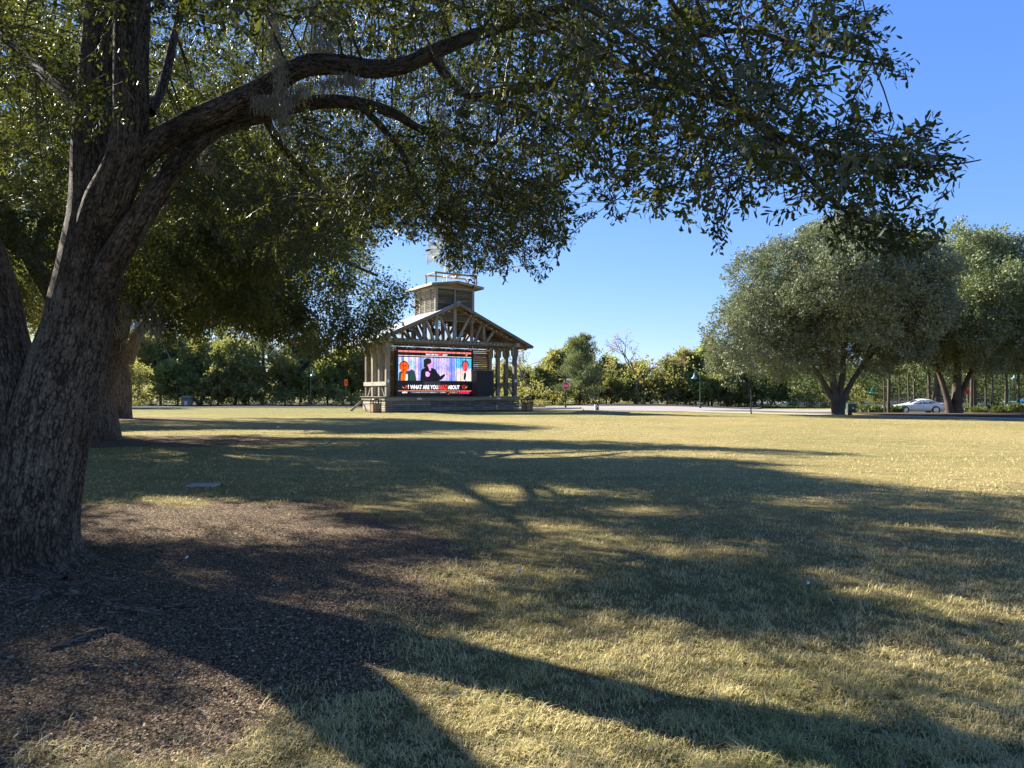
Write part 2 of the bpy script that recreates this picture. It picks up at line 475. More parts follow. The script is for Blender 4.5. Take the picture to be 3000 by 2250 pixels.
M['leaf_mid'] = leafmat("oak_leaf_mid", (0.030,0.042,0.016), (0.068,0.086,0.030), (0.24,0.26,0.03), (0.085,0.095,0.05), 0.36, 0.5, 0.25)
M['leaf_grey'] = leafmat("grey_green_leaf", (0.085,0.112,0.066), (0.205,0.235,0.145), (0.20,0.23,0.09), (0.22,0.24,0.16), 0.24, 0.6, 0.25)
M['leaf_bright'] = leafmat("bright_oak_leaf", (0.095,0.130,0.055), (0.225,0.262,0.120), (0.22,0.26,0.07), (0.23,0.26,0.15), 0.24, 0.6, 0.25)
M['leaf_dark'] = leafmat("dark_leaf", (0.080,0.105,0.040), (0.175,0.205,0.080), (0.42,0.45,0.10), None, 0.5, 0.6, 0.2)
M['leaf_olive'] = leafmat("olive_leaf", (0.12,0.13,0.045), (0.24,0.235,0.09), (0.42,0.40,0.10), None, 0.45, 0.6, 0.2)
M['leaf_shade'] = leafmat("deep_green_leaf", (0.030,0.045,0.020), (0.085,0.105,0.042), (0.13,0.16,0.03), None, 0.3, 0.6, 0.2)
M['leaf_yellow'] = leafmat("yellow_green_leaf", (0.13,0.155,0.052), (0.25,0.27,0.10), (0.38,0.39,0.10), None, 0.38, 0.6, 0.2)
M['leaf_pine'] = leafmat("pine_needles", (0.085,0.118,0.055), (0.165,0.205,0.10), (0.26,0.30,0.10), None, 0.3, 0.6, 0.2)
M['leaf_rust'] = leafmat("rusty_leaf", (0.22,0.10,0.04), (0.34,0.17,0.07), (0.40,0.20,0.06), None, 0.35, 0.6)
M['leaf_brown'] = leafmat("bare_twigs", (0.10,0.085,0.06), (0.19,0.165,0.12), (0.15,0.13,0.08), None, 0.2, 0.8, 0.1)
M['palm'] = leafmat("palmetto_frond", (0.06,0.10,0.03), (0.14,0.19,0.06), (0.20,0.25,0.05), None, 0.3, 0.4)

def gn_scatter(name, pos, rot, scl, var, sources, parent=None, label=None):
    """one object that places copies of small leafy sprays (geometry nodes); rot are XYZ eulers"""
    me = bpy.data.meshes.new(name); n = len(pos)
    me.vertices.add(n); me.vertices.foreach_set("co", np.asarray(pos, np.float32).ravel())
    a = me.attributes.new("rot", 'FLOAT_VECTOR', 'POINT'); a.data.foreach_set("vector", np.asarray(rot, np.float32).ravel())
    a = me.attributes.new("scl", 'FLOAT', 'POINT'); a.data.foreach_set("value", np.asarray(scl, np.float32))
    a = me.attributes.new("var", 'INT', 'POINT'); a.data.foreach_set("value", np.asarray(var, np.int32))
    o = bpy.data.objects.new(name, me); col.objects.link(o)
    if parent: o.parent = parent
    me.materials.append(sources[0].data.materials[0])
    ng = bpy.data.node_groups.new(name + "_scatter", 'GeometryNodeTree')
    ng.interface.new_socket("Geometry", in_out='INPUT', socket_type='NodeSocketGeometry')
    ng.interface.new_socket("Geometry", in_out='OUTPUT', socket_type='NodeSocketGeometry')
    gi = ng.nodes.new('NodeGroupInput'); go = ng.nodes.new('NodeGroupOutput'); jn = ng.nodes.new('GeometryNodeJoinGeometry')
    def named(nm, ty):
        q = ng.nodes.new('GeometryNodeInputNamedAttribute'); q.data_type = ty; q.inputs['Name'].default_value = nm; return q.outputs[0]
    r_, s_, v_ = named("rot", 'FLOAT_VECTOR'), named("scl", 'FLOAT'), named("var", 'INT')
    for k, src in enumerate(sources):
        cmp_ = ng.nodes.new('FunctionNodeCompare'); cmp_.data_type = 'INT'; cmp_.operation = 'EQUAL'
        ins = [i for i in cmp_.inputs if i.type == 'INT']; ng.links.new(v_, ins[0]); ins[1].default_value = k
        oi = ng.nodes.new('GeometryNodeObjectInfo'); oi.inputs['Object'].default_value = src; oi.inputs['As Instance'].default_value = True
        ip = ng.nodes.new('GeometryNodeInstanceOnPoints')
        ng.links.new(gi.outputs[0], ip.inputs['Points']); ng.links.new(cmp_.outputs[0], ip.inputs['Selection']); ng.links.new(oi.outputs['Geometry'], ip.inputs['Instance'])
        ng.links.new(r_, ip.inputs['Rotation']); ng.links.new(s_, ip.inputs['Scale']); ng.links.new(ip.outputs[0], jn.inputs[0])
    ng.links.new(jn.outputs[0], go.inputs[0])
    md = o.modifiers.new("scatter", 'NODES'); md.node_group = ng
    o["kind"] = "stuff"
    if label: o["label"] = label
    return o

def eulers(x, roll):
    """XYZ eulers turning +X onto unit vectors x, with a roll round it"""
    z = np.array([0,0,1.0]) - x*x[:,2:3]; nz = np.linalg.norm(z, axis=1, keepdims=True); z = np.where(nz > 1e-3, z/np.maximum(nz,1e-6), np.array([0,1.0,0]))
    y = np.cross(z, x); c, s = np.cos(roll)[:,None], np.sin(roll)[:,None]
    y, z = y*c+z*s, z*c-y*s
    return np.stack([np.arctan2(y[:,2], z[:,2]), -np.arcsin(np.clip(x[:,2],-1,1)), np.arctan2(x[:,1], x[:,0])], 1)

# sunny openings on the ground (photo pixels: x, y, rx, ry) that gaps in the crowns let through
SUNNY = [(470,1525,240,34),(700,1492,300,16),(900,1560,160,12),(300,1890,190,50),(150,2010,200,40),(1180,1665,110,14),(540,1705,110,8),(1250,1965,130,30),(1480,1900,120,24),(1380,1690,130,16),(2400,1900,280,30),(2750,1935,340,52),
 (2880,1800,190,24),(2000,2215,260,40),(2420,2130,210,36),(1130,2120,150,24),(1650,1640,50,8),(2050,1640,40,8),(2450,1690,40,8),(1880,1590,40,6),(2900,1560,50,5),(1900,1960,120,24),(1250,1470,200,10),(1560,1440,140,10),(300,2190,240,28),(760,2020,90,12),
 (1640,1330,260,10),(2850,1380,500,50),(1300,1275,500,6),(2000,1330,150,8),(450,1470,160,12),(620,1265,300,8),(2600,1290,500,20)]
SG = []
for x, y, rx_, ry_ in SUNNY:
    Yc = F*H/(y-HY); SG.append(((x-CX)/F*Yc, Yc, rx_/F*Yc, .5*(F*H/(y-ry_-HY)-F*H/(y+ry_-HY))))
_r = np.random.default_rng(77)
for k_ in range(60):
    yy_ = F*H/(_r.uniform(1440, 2230)-HY); SG.append((_r.uniform(-.25, .7)*yy_, yy_, _r.uniform(.02, .16)*(1+yy_*.06), _r.uniform(.01, .07)*(1+yy_*.06)))
SG.append((41.0, 73.0, 3.6, 2.4))
SG.append((33.0, 60.5, 5.0, 2.5))
def sunny(p, grow=0.22):
    t = p[:,2]/SUN.z; gx_, gy_ = p[:,0]-SUN.x*t, p[:,1]-SUN.y*t
    m = np.zeros(len(p), bool)
    for cx_, cy_, rx_, ry_ in SG: m |= ((gx_-cx_)/(rx_+grow))**2 + ((gy_-cy_)/(ry_+grow))**2 < 1
    return m
# ------------------------------------------------------------------ terrain and roads
def lines(segs):
    out = []
    for a, b, st in segs:
        n = max(1, int(round((b - a)/st)))
        out += list(np.linspace(a, b, n, endpoint=False))
    out.append(segs[-1][1])
    return np.array(out)

gx = lines([(-1200,-200,250), (-200,-60,14), (-60,-34,3), (-34,-9,0.5), (-9,1,0.15), (1,10,0.75), (10,90,1.5), (90,200,12), (200,1200,250)])
gy = lines([(-40,2,3), (2,11,0.15), (11,50,0.5), (50,100,1.25), (100,180,5), (180,1600,200)])
X, Y = np.meshgrid(gx, gy)
nv = X.size
idx = np.arange(nv).reshape(X.shape)
quads = np.stack([idx[:-1,:-1], idx[:-1,1:], idx[1:,1:], idx[1:,:-1]], -1).reshape(-1, 4)
ground_o = mesh_np("ground", np.stack([X, Y, gz(X, Y)], -1).reshape(-1, 3), quads, M['ground'], tint=mulch_amt(X, Y).ravel(), smooth=True)
tag(ground_o, "mown lawn of tan and green grass with brown mulch beds under the oaks", kind='structure')

def ribbon(name, left, right, mat, dz, label=None, n=40, thick=0.0):
    """sheet between two polylines (lists of (x, y)), following the terrain; thick > 0 makes a raised kerb-like slab"""
    def resample(pl):
        pl = np.array(pl, float); d = np.r_[0, np.cumsum(np.hypot(*np.diff(pl, axis=0).T))]
        t = np.linspace(0, d[-1], n); return np.stack([np.interp(t, d, pl[:,0]), np.interp(t, d, pl[:,1])], 1)
    a, b = resample(left), resample(right)
    m = 5
    rows = [a + (b - a)*k/(m-1) for k in range(m)]
    v = np.concatenate([np.c_[r, gz(r[:,0], r[:,1]) + dz] for r in rows])
    i = np.arange(n*m).reshape(m, n)
    q = [np.stack([i[:-1,:-1], i[:-1,1:], i[1:,1:], i[1:,:-1]], -1).reshape(-1, 4)]
    if thick:
        low = v[np.r_[i[0], i[-1]]].copy(); low[:,2] -= thick
        v = np.concatenate([v, low]); k = n*m; j = np.arange(n-1)
        q.append(np.stack([i[0,:-1], i[0,1:], k+j+1, k+j], -1)); q.append(np.stack([i[-1,:-1], i[-1,1:], k+n+j+1, k+n+j], -1))
    o = mesh_np(name, v, q, mat)
    return tag(o, label, kind='structure')

# the road behind the lawn, the paved turning area, the sidewalk along the right edge
ribbon("road", [(-140,86.5),(-60,86.5),(0,85.5),(8,86)], [(-140,78),(-60,78),(-2,77.5),(8,76)], M['asphalt'], 0.012, "straight asphalt road along the back of the lawn", 60)
ribbon("kerb", [(-140,78.0),(-60,78.0),(-2,77.5)], [(-140,77.6),(-60,77.6),(-2,77.1)], M['concrete'], 0.07, "pale concrete kerb in front of the back road", 60, 0.1)
ribbon("kerb", [(-140,87.2),(-60,87.2),(0,86.2),(4,86.4)], [(-140,86.5),(-60,86.5),(0,85.5),(4,85.7)], M['bed'], 0.12, "brown kerb and verge behind the back road", 60, 0.15)
ribbon("plaza", [(2.5,72),(4,84),(8,91),(18,93),(30,90),(46,88)], [(4,68.5),(9,65.5),(14.5,62.0),(19.5,66),(27,75),(46,80)], M['pavers'], 0.03, "pinkish paved turning area behind the lawn", 60)
ribbon("sidewalk", [(12.0,63.8),(14.5,61.9),(23.0,51.3),(31.0,43.4),(48,30)], [(15.6,65.5),(17.0,63.4),(25.0,52.9),(32.6,44.9),(49.5,31.6)], M['concrete'], 0.02, "pale concrete sidewalk along the right edge of the lawn", 60, 0.03)
ribbon("road", [(27,82),(40,80),(95,80)], [(24,72.5),(34,70),(95,67)], M['asphalt'], 0.02, "asphalt street on the right where the white car is parked", 50)
ribbon("mulch_bed", [(27.5,59),(31,64),(40,66),(70,64)], [(27.0,55),(31,49.5),(38,43),(70,22)], M['bed'], 0.035, "dark mulch bed under the right hand oaks", 40)
for nm, L, R, lab in (
    ("verge", [(1.0,76.5),(3.6,76),(6.8,74)], [(-3,69),(3.0,69.5),(6.5,73.0)], "small grass island with a pale kerb right of the bandstand"),
    ("verge", [(8,98),(20,99),(34,97)], [(9.5,90),(18,89),(30,88)], "grass island with a kerb at the back of the paved turning area")):
    ribbon(nm, L, R, M['ground'], 0.13, lab, 16)
ribbon("kerb", [(-3,69.0),(3.0,69.5),(6.5,73.0),(6.8,74.2)], [(-3,68.6),(3.1,69.1),(6.9,72.7),(7.2,74.2)], M['concrete'], 0.15, "pale kerb round the small grass island right of the bandstand", 24, 0.15)
ribbon("kerb", [(9.5,90.0),(18,89),(30,88)], [(9.5,89.6),(18,88.6),(30,87.6)], M['concrete'], 0.15, "pale kerb at the back of the paved turning area", 24, 0.15)
ribbon("tennis_court", [(44,170),(120,170)], [(52,112),(110,112)], M['court'], 0.03, "blue grey tennis court surface behind the fence", 20)
ribbon("forest_floor", [(-200,260),(200,260)], [(-200,89.5),(60,100)], M['forest_floor'], 0.02, "dim ground under the trees behind the road", 10)

# ------------------------------------------------------------------ the bandstand
ANG = math.atan2(0.542, 0.840)
BX, BY = -10.43, 60.0
pav = empty("bandstand", (BX, BY, 0), ANG)
tag(pav, "open timber bandstand with metal gable roof and louvred cupola across the lawn", "pavilion")
_cache = {}
def boxmesh(dx, dy, dz, mat, bev=0.012):
    k = (round(dx,3), round(dy,3), round(dz,3), mat.name)
    if k not in _cache:
        me = bpy.data.meshes.new("timber")
        bm = bmesh.new(); bmesh.ops.create_cube(bm, size=1)
        bmesh.ops.scale(bm, vec=(dx, dy, dz), verts=bm.verts)
        if bev: bmesh.ops.bevel(bm, geom=list(bm.edges), offset=min(bev, dx*.2, dy*.2, dz*.2), segments=1, affect='EDGES')
        bm.to_mesh(me); bm.free(); me.materials.append(mat); _cache[k] = me
    return _cache[k]
def piece(name, c, d, mat, parent=None, rot=(0,0,0), bev=0.012):
    o = bpy.data.objects.new(name, boxmesh(*d, mat, bev)); o.location = c; o.rotation_euler = rot
    col.objects.link(o); o.parent = parent or pav
    return o
def strut(name, a, b, w, h, mat, parent=None):
    a = Vector(a); b = Vector(b); d = b - a
    o = bpy.data.objects.new(name, boxmesh(w, h, round(d.length, 2), mat)); o.location = (a + b)/2
    o.rotation_mode = 'QUATERNION'; 
    z = d.normalized(); y = Vector((0,1,0)); 
    if abs(z.y) > 0.9: y = Vector((1,0,0))
    x = y.cross(z).normalized(); y = z.cross(x)
    o.rotation_quaternion = Matrix((x, y, z)).transposed().to_quaternion()
    col.objects.link(o); o.parent = parent or pav
    return o

W, DP, ZF = 12.7, 4.5, 1.28
CS = W/2
# stage: floor, rim, cladding boards
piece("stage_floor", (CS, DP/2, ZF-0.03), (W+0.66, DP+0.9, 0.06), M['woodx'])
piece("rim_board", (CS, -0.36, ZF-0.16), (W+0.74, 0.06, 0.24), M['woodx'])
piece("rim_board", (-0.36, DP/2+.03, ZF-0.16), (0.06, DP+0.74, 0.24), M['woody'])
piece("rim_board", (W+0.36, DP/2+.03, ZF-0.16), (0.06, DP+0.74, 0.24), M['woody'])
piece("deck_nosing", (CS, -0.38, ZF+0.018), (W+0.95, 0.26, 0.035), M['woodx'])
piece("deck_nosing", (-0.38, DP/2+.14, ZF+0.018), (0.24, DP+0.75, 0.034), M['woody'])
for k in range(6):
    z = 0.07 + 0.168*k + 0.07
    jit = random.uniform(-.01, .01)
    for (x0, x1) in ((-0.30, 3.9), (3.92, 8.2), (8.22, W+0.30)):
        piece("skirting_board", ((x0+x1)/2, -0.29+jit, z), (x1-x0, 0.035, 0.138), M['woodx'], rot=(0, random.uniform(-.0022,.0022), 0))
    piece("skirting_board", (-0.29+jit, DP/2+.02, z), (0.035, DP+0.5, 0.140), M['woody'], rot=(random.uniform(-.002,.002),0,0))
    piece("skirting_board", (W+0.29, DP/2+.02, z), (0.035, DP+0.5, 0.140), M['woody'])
for x in np.linspace(0.3, W-0.3, 9): piece("joist_post", (x, -0.14, 0.55), (0.14, 0.14, 1.1), M['wood'])
for y in np.linspace(0.9, DP-0.3, 4):
    piece("joist_post", (-0.14, y, 0.55), (0.14, 0.14, 1.1), M['wood'])
piece("understage_shade_sheet", (CS, 2.4, 0.55), (W-1.0, 0.05, 1.1), M['darkpaint'])  # dark sheet standing in for the shade behind the skirting gaps
# raking prop at the rear left corner
strut("prop", (-0.45, DP+0.35, 0.85), (-1.35, DP+0.55, 0.02), 0.20, 0.08, M['wood'])

# posts with cheek brackets
PY = [0.0, 1.5, 3.0, 4.5]
ZB = 5.92
for x in (0.0, W):
    for y in PY:
        p = piece("post", (x, y, (ZF+ZB)/2+0.02), (0.34, 0.34, ZB-ZF-0.04), M['wood'])
        for sx in (-1, 1):
            b = MB()
            pr = [(0,0),(0.15,0),(0.15,-0.72),(0.06,-0.92),(0,-0.92)]
            b.prism([Vector((sx*(0.172+q[0]), 0, 0.0+q[1])) for q in pr], (0,-0.15,0), (0,0.15,0))
            c = b.build("bracket", M['wood']); c.parent = pav; c.location = (x, y, ZB-0.01)
# plates over the posts and the beam ends poking out
for x in (0.0, W):
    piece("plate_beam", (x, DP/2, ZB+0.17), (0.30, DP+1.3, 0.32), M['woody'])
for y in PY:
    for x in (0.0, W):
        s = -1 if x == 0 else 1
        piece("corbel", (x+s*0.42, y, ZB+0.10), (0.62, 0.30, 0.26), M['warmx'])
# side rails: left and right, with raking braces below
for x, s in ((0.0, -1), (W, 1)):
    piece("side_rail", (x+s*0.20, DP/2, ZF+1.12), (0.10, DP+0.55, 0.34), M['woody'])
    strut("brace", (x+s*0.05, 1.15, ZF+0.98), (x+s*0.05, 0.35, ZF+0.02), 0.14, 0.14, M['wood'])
    strut("brace", (x+s*0.05, 3.35, ZF+0.98), (x+s*0.05, 4.15, ZF+0.02), 0.14, 0.14, M['wood'])

# back wall of horizontal boards on studs
for x in np.linspace(0.2, W-0.2, 8):
    piece("stud", (x, DP+0.12, (ZF+ZB)/2), (0.14, 0.12, ZB-ZF-0.05), M['warm'])
nb = 25
for k in range(nb):
    z = ZF + 0.10 + k*(ZB-ZF-0.06)/nb
    gap = 0.176 if k not in (8, 16, 23) else 0.14
    for (x0, x1) in ((0.0, 4.2), (4.21, 8.4), (8.41, W)):
        piece("wall_board", ((x0+x1)/2, DP+0.035, z), (x1-x0-.005, 0.045, gap), M['warmx'], rot=(0, random.uniform(-.003,.003), 0))
for x in (1.85, 10.35):
    piece("batten", (x, DP-0.02, (ZF+ZB)/2), (0.16, 0.05, ZB-ZF-0.05), M['warm'])

# roof trusses
ZE, ZA = 5.86, 9.40          # underside of eaves and ridge at the roof edge
OV = 1.5
HALF = CS + OV
def roofz(x): return ZA - abs(x-CS)*(ZA-ZE)/HALF      # underside
ts = 0.25
for y in (0.0, 2.25, 4.5):
    piece("truss_chord", (CS, y, ZB+0.18), (W+0.55, 0.24, 0.34), M['woodx'] if y == 0 else M['warm'])
    for s in (-1, 1):
        a = (CS, y, ZA-0.20); b = (CS+s*(HALF-0.15), y, roofz(CS+s*(HALF-0.15))-0.17)
        strut("truss_rafter", a, b, 0.28, 0.24, M['warm'])
    piece("king_post", (CS, y-0.01, (ZB+ZA)/2), (0.30, 0.26, ZA-ZB-0.55), M['wood'] if y == 0 else M['warm'])
    offs = [0, 1.75, 3.0, 4.3]
    for s in (-1, 1):
        for i, o_ in enumerate(offs[1:3]):
            x = CS+s*o_; zt = roofz(x)-0.22
            piece("truss_post", (x, y-0.012, (ZB+0.34+zt)/2), (0.22, 0.22, zt-ZB-0.34), M['wood'] if y == 0 else M['warm'])
        for i in range(3):
            x1 = CS+s*(offs[i+1]-0.22); x0 = CS+s*(offs[i]+0.30)
            strut("truss_brace", (x1, y+0.01, roofz(x1)-0.30), (x0, y+0.01, ZB+0.36), 0.20, 0.18, M['wood'] if y == 0 else M['warm'])
# purlins and deck
Y0, Y1 = -0.82, 4.95
for s in (-1, 1):
    sl = math.atan2(ZA-ZE, HALF)
    for k in range(6):
        x = CS+s*(0.5+k*1.4); piece("purlin", (x, (Y0+Y1)/2, roofz(x)-0.01), (0.10, Y1-Y0-0.1, 0.14), M['woody'], rot=(0, s*sl, 0))
    L = HALF/math.cos(sl)
    mid = (CS+s*HALF/2, (Y0+Y1)/2, (ZA+ZE)/2+0.115)
    piece("roof_deck", mid, (L, Y1-Y0, 0.05), M['warmx'], rot=(0, s*sl, 0))
    nr = 13; pw = (Y1-Y0+0.1)/nr
    for k in range(nr):
        y = Y0-0.05+pw*(k+.5)
        off = 0.15+0.004
        piece("roof_panel", (mid[0], y, (ZA+ZE)/2+off), (L+0.12, pw-0.03, 0.025), M['metalroof'], rot=(0, s*sl, 0), bev=0.004)
        piece("roof_seam", (mid[0], y+pw/2, (ZA+ZE)/2+off+0.012), (L+0.12, 0.035, 0.022), M['metalroof'], rot=(0, s*sl, 0), bev=0.004)
    for y in (Y0-0.03, Y1+0.03):
        piece("barge_board", (mid[0], y, (ZA+ZE)/2+0.02), (L+0.06, 0.05, 0.26), M['woodx'], rot=(0, s*sl, 0))
    xe = CS+s*(HALF+0.03)
    piece("fascia_board", (xe, (Y0+Y1)/2, ZE-0.02+0.05), (0.04, Y1-Y0, 0.20), M['woody'])
piece("ridge_cap", (CS, (Y0+Y1)/2, ZA+0.17), (0.34, Y1-Y0+0.14, 0.05), M['metalroof'], bev=0.02)
piece("ridge_beam", (CS, (Y0+Y1)/2, ZA-0.08), (0.12, Y1-Y0-0.1, 0.26), M['woody'])

# cupola
cx0, cx1, cy0, cy1 = CS-1.94, CS+1.94, -0.15, 4.15
CZ0, CZ1 = 7.9, 10.98
cup = empty("cupola", (0,0,0)); cup.parent = pav
for x in (cx0+.11, cx1-.11):
    for y in (cy0+.11, cy1-.11): piece("corner_post", (x, y, (CZ0+CZ1)/2), (0.24, 0.24, CZ1-CZ0), M['wood'], cup)
piece("mullion", (CS, cy0+.08, (CZ0+CZ1)/2), (0.18, 0.12, CZ1-CZ0), M['wood'], cup)
piece("mullion", (CS, cy1-.08, (CZ0+CZ1)/2), (0.18, 0.12, CZ1-CZ0), M['wood'], cup)
for x in (cx0+.08, cx1-.08):
    for k in (1, 2, 3): piece("mullion", (x, cy0+(cy1-cy0)*k/4, (CZ0+CZ1)/2), (0.12, 0.20 if k == 3 else 0.16, CZ1-CZ0), M['wood'], cup)
for z in (CZ1-0.11,):
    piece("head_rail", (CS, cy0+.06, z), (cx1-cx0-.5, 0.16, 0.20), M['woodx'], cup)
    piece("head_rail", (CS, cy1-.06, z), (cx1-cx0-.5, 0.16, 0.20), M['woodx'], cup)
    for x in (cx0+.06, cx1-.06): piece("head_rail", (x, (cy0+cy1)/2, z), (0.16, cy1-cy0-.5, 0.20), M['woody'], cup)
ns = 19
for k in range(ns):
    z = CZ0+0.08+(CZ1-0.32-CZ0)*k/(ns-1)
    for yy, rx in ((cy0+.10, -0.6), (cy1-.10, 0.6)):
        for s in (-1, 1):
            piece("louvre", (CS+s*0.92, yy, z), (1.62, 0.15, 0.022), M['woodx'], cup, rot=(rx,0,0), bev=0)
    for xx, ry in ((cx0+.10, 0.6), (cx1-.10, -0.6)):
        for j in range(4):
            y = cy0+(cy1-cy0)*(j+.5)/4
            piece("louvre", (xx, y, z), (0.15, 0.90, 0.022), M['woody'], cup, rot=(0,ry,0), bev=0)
piece("louvre_dark_sheet", (CS, cy0+.24, (CZ0+CZ1)/2), (cx1-cx0-.5, 0.02, CZ1-CZ0-.1), M['darkpaint'], cup, bev=0)  # dark sheets added behind the louvres for the dim inside of the cupola
piece("louvre_dark_sheet", (cx0+.24, (cy0+cy1)/2, (CZ0+CZ1)/2), (0.02, cy1-cy0-.5, CZ1-CZ0-.1), M['darkpaint'], cup, bev=0)
# cupola roof: low gable with an overhang
rx0, rx1, ry0, ry1 = cx0-.62, cx1+.62, cy0-.62, cy1+.62
for s in (-1, 1):
    a2 = math.atan2(0.36, (rx1-rx0)/2); L2 = (rx1-rx0)/2/math.cos(a2)
    c2 = (CS+s*(rx1-rx0)/4, (ry0+ry1)/2, 11.02+0.18)
    piece("soffit", c2, (L2, ry1-ry0, 0.06), M['warmx'], cup, rot=(0, s*a2, 0))
    piece("cupola_roof_panel", (c2[0], c2[1], c2[2]+0.06), (L2+.06, ry1-ry0+.10, 0.03), M['metalroof'], cup, rot=(0, s*a2, 0), bev=.004)
    for y in (ry0-.025, ry1+.025): piece("barge_board", (c2[0], y, c2[2]-.04), (L2, 0.04, 0.20), M['woodx'], cup, rot=(0, s*a2, 0))
    piece("fascia_board", (CS+s*((rx1-rx0)/2+.02), (ry0+ry1)/2, 11.02-.04), (0.04, ry1-ry0, 0.18), M['woody'], cup)
b = MB(); b.prism([Vector((cx0+.1,0,10.98)), Vector((cx1-.1,0,10.98)), Vector((CS,0,11.31))], (0,cy0+.05,0), (0,cy0+.12,0))
b.build("gable_panel", M['warmx'], cup)
# railing on the cupola
RZ = 11.35
ra0, ra1, rb0, rb1 = CS-2.02, CS+2.02, -0.35, 1.55
for x in (ra0, ra1):
    for y in (rb0, rb1): piece("railing_post", (x, y, RZ+.36), (0.14, 0.14, 0.84), M['wood'], cup)
for y in (rb0, rb1): piece("top_rail", (CS, y, RZ+.72), (ra1-ra0+.2, 0.10, 0.16), M['warmx'], cup)
for x in (ra0, ra1, CS-.25, CS+.55): piece("cross_rail", (x, (rb0+rb1)/2, RZ+.725), (0.10, rb1-rb0-.12, 0.13), M['woody'], cup)

# paper notices on posts and rim
for c, d in (((0, -0.176, 2.62), (0.19, 0.008, 0.26)), ((W+.02, -0.176, 2.75), (0.19, 0.008, 0.26)), ((2.75, -0.394, ZF-.15), (0.42, 0.008, 0.14)), ((10.75, -0.394, ZF-.15), (0.42, 0.008, 0.14))):
    piece("notice", c, d, M['white'], bev=0)

def loc(s, t, z): return pav_m @ Vector((s, t, z))
pav_m = Matrix.Translation((BX, BY, 0)) @ Matrix.Rotation(ANG, 4, 'Z')
def pthing(name, s, t, z, label, cat, group=None):
    o = empty(name, loc(s, t, z), ANG); return tag(o, label, cat, group)
def s_at(px, t):
    k = (px-CX)/F
    # BX + .84 s - .542 t = k (BY + .542 s + .84 t)
    cu, su = math.cos(ANG), math.sin(ANG)
    return (k*(BY+cu*t) - BX + su*t) / (cu - k*su)

# ------------------------------------------------------------------ windmill on the cupola
wm = pthing("windmill", CS-.1, 0.9, RZ+.02, "small galvanised farm windmill standing on the cupola behind the oak leaves", "windmill")
b = MB()
for sx in (-1, 1):
    for sy in (-1, 1): b.bar((sx*.42, sy*.42, 0), (sx*.07, sy*.07, 2.75), 0.05, 0.05)
for z in (0.7, 1.4, 2.05):
    r = .42-.35*z/2.75
    for q in ((-r,-r,r,-r), (r,-r,r,r), (r,r,-r,r), (-r,r,-r,-r)): b.bar((q[0],q[1],z), (q[2],q[3],z), 0.035, 0.035)
b.build("mast", M['galv'], wm)
hub = Vector((0, 0, 2.95))
wd = Matrix.Rotation(math.radians(-14), 3, 'Z')          # wheel faces the lawn
def wp(x, y, z): return hub + wd @ Vector((x, y, z))
b = MB(); b.tube([wp(0,-.45,0), wp(0,.35,0)], 0.11, 10); b.build("hub", M['redpaint'], wm)
b = MB()
for R_ in (0.75, 1.45):
    ring = [wp(R_*math.cos(t), -.38, R_*math.sin(t)) for t in np.linspace(0, 2*math.pi, 33)]
    b.tube(ring, 0.018, 5, cap=False)
b.build("wheel_rim", M['galv'], wm)
blade_me = None
for k in range(14):
    t = 2*math.pi*(k+.3)/14
    if blade_me is None:
        b = MB(); r0, r1, w0, w1 = 0.62, 1.78, 0.11, 0.27
        g = []
        for i in range(4):
            r = r0+(r1-r0)*i/3; w = w0+(w1-w0)*i/3
            for j in range(5):
                u = j/4*2-1
                g.append((r, 0.10*u-0.05*u*u, w*u*0.92))
        b.add(g, [(i*5+j, i*5+j+1, (i+1)*5+j+1, (i+1)*5+j) for i in range(3) for j in range(4)])
        o = b.build("blade", M['galv'], wm, smooth=True); blade_me = o.data
        sm = o.modifiers.new("thick", 'SOLIDIFY'); sm.thickness = 0.008
    else:
        o = bpy.data.objects.new("blade", blade_me); col.objects.link(o); o.parent = wm
        sm = o.modifiers.new("thick", 'SOLIDIFY'); sm.thickness = 0.008
    o.location = hub + wd @ Vector((0,-.40,0))
    o.rotation_euler = (wd @ Matrix.Rotation(-t, 3, 'Y')).to_euler()
td = Matrix.Rotation(math.radians(-14-62), 3, 'Z')       # furled tail
def tp(x, z): return hub + td @ Vector((0, x, z)) 
b = MB(); b.prism([hub + wd @ Vector(q) for q in ((-.75,.62,.60), (-1.72,.80,.95), (-1.86,.82,-1.25), (-.75,.62,-.45))], (0,0,0), (0,0.015,0)); b.build("tail_vane", M['galv'], wm)
b = MB(); b.bar(hub + wd @ Vector((0,.2,.1)), hub + wd @ Vector((-2.2,.78,.1)), .05, .05); b.bar(hub + wd @ Vector((0,.2,-.1)), hub + wd @ Vector((-2.2,.78,-.35)), .04, .04); b.build("tail_arm", M['galv'], wm)

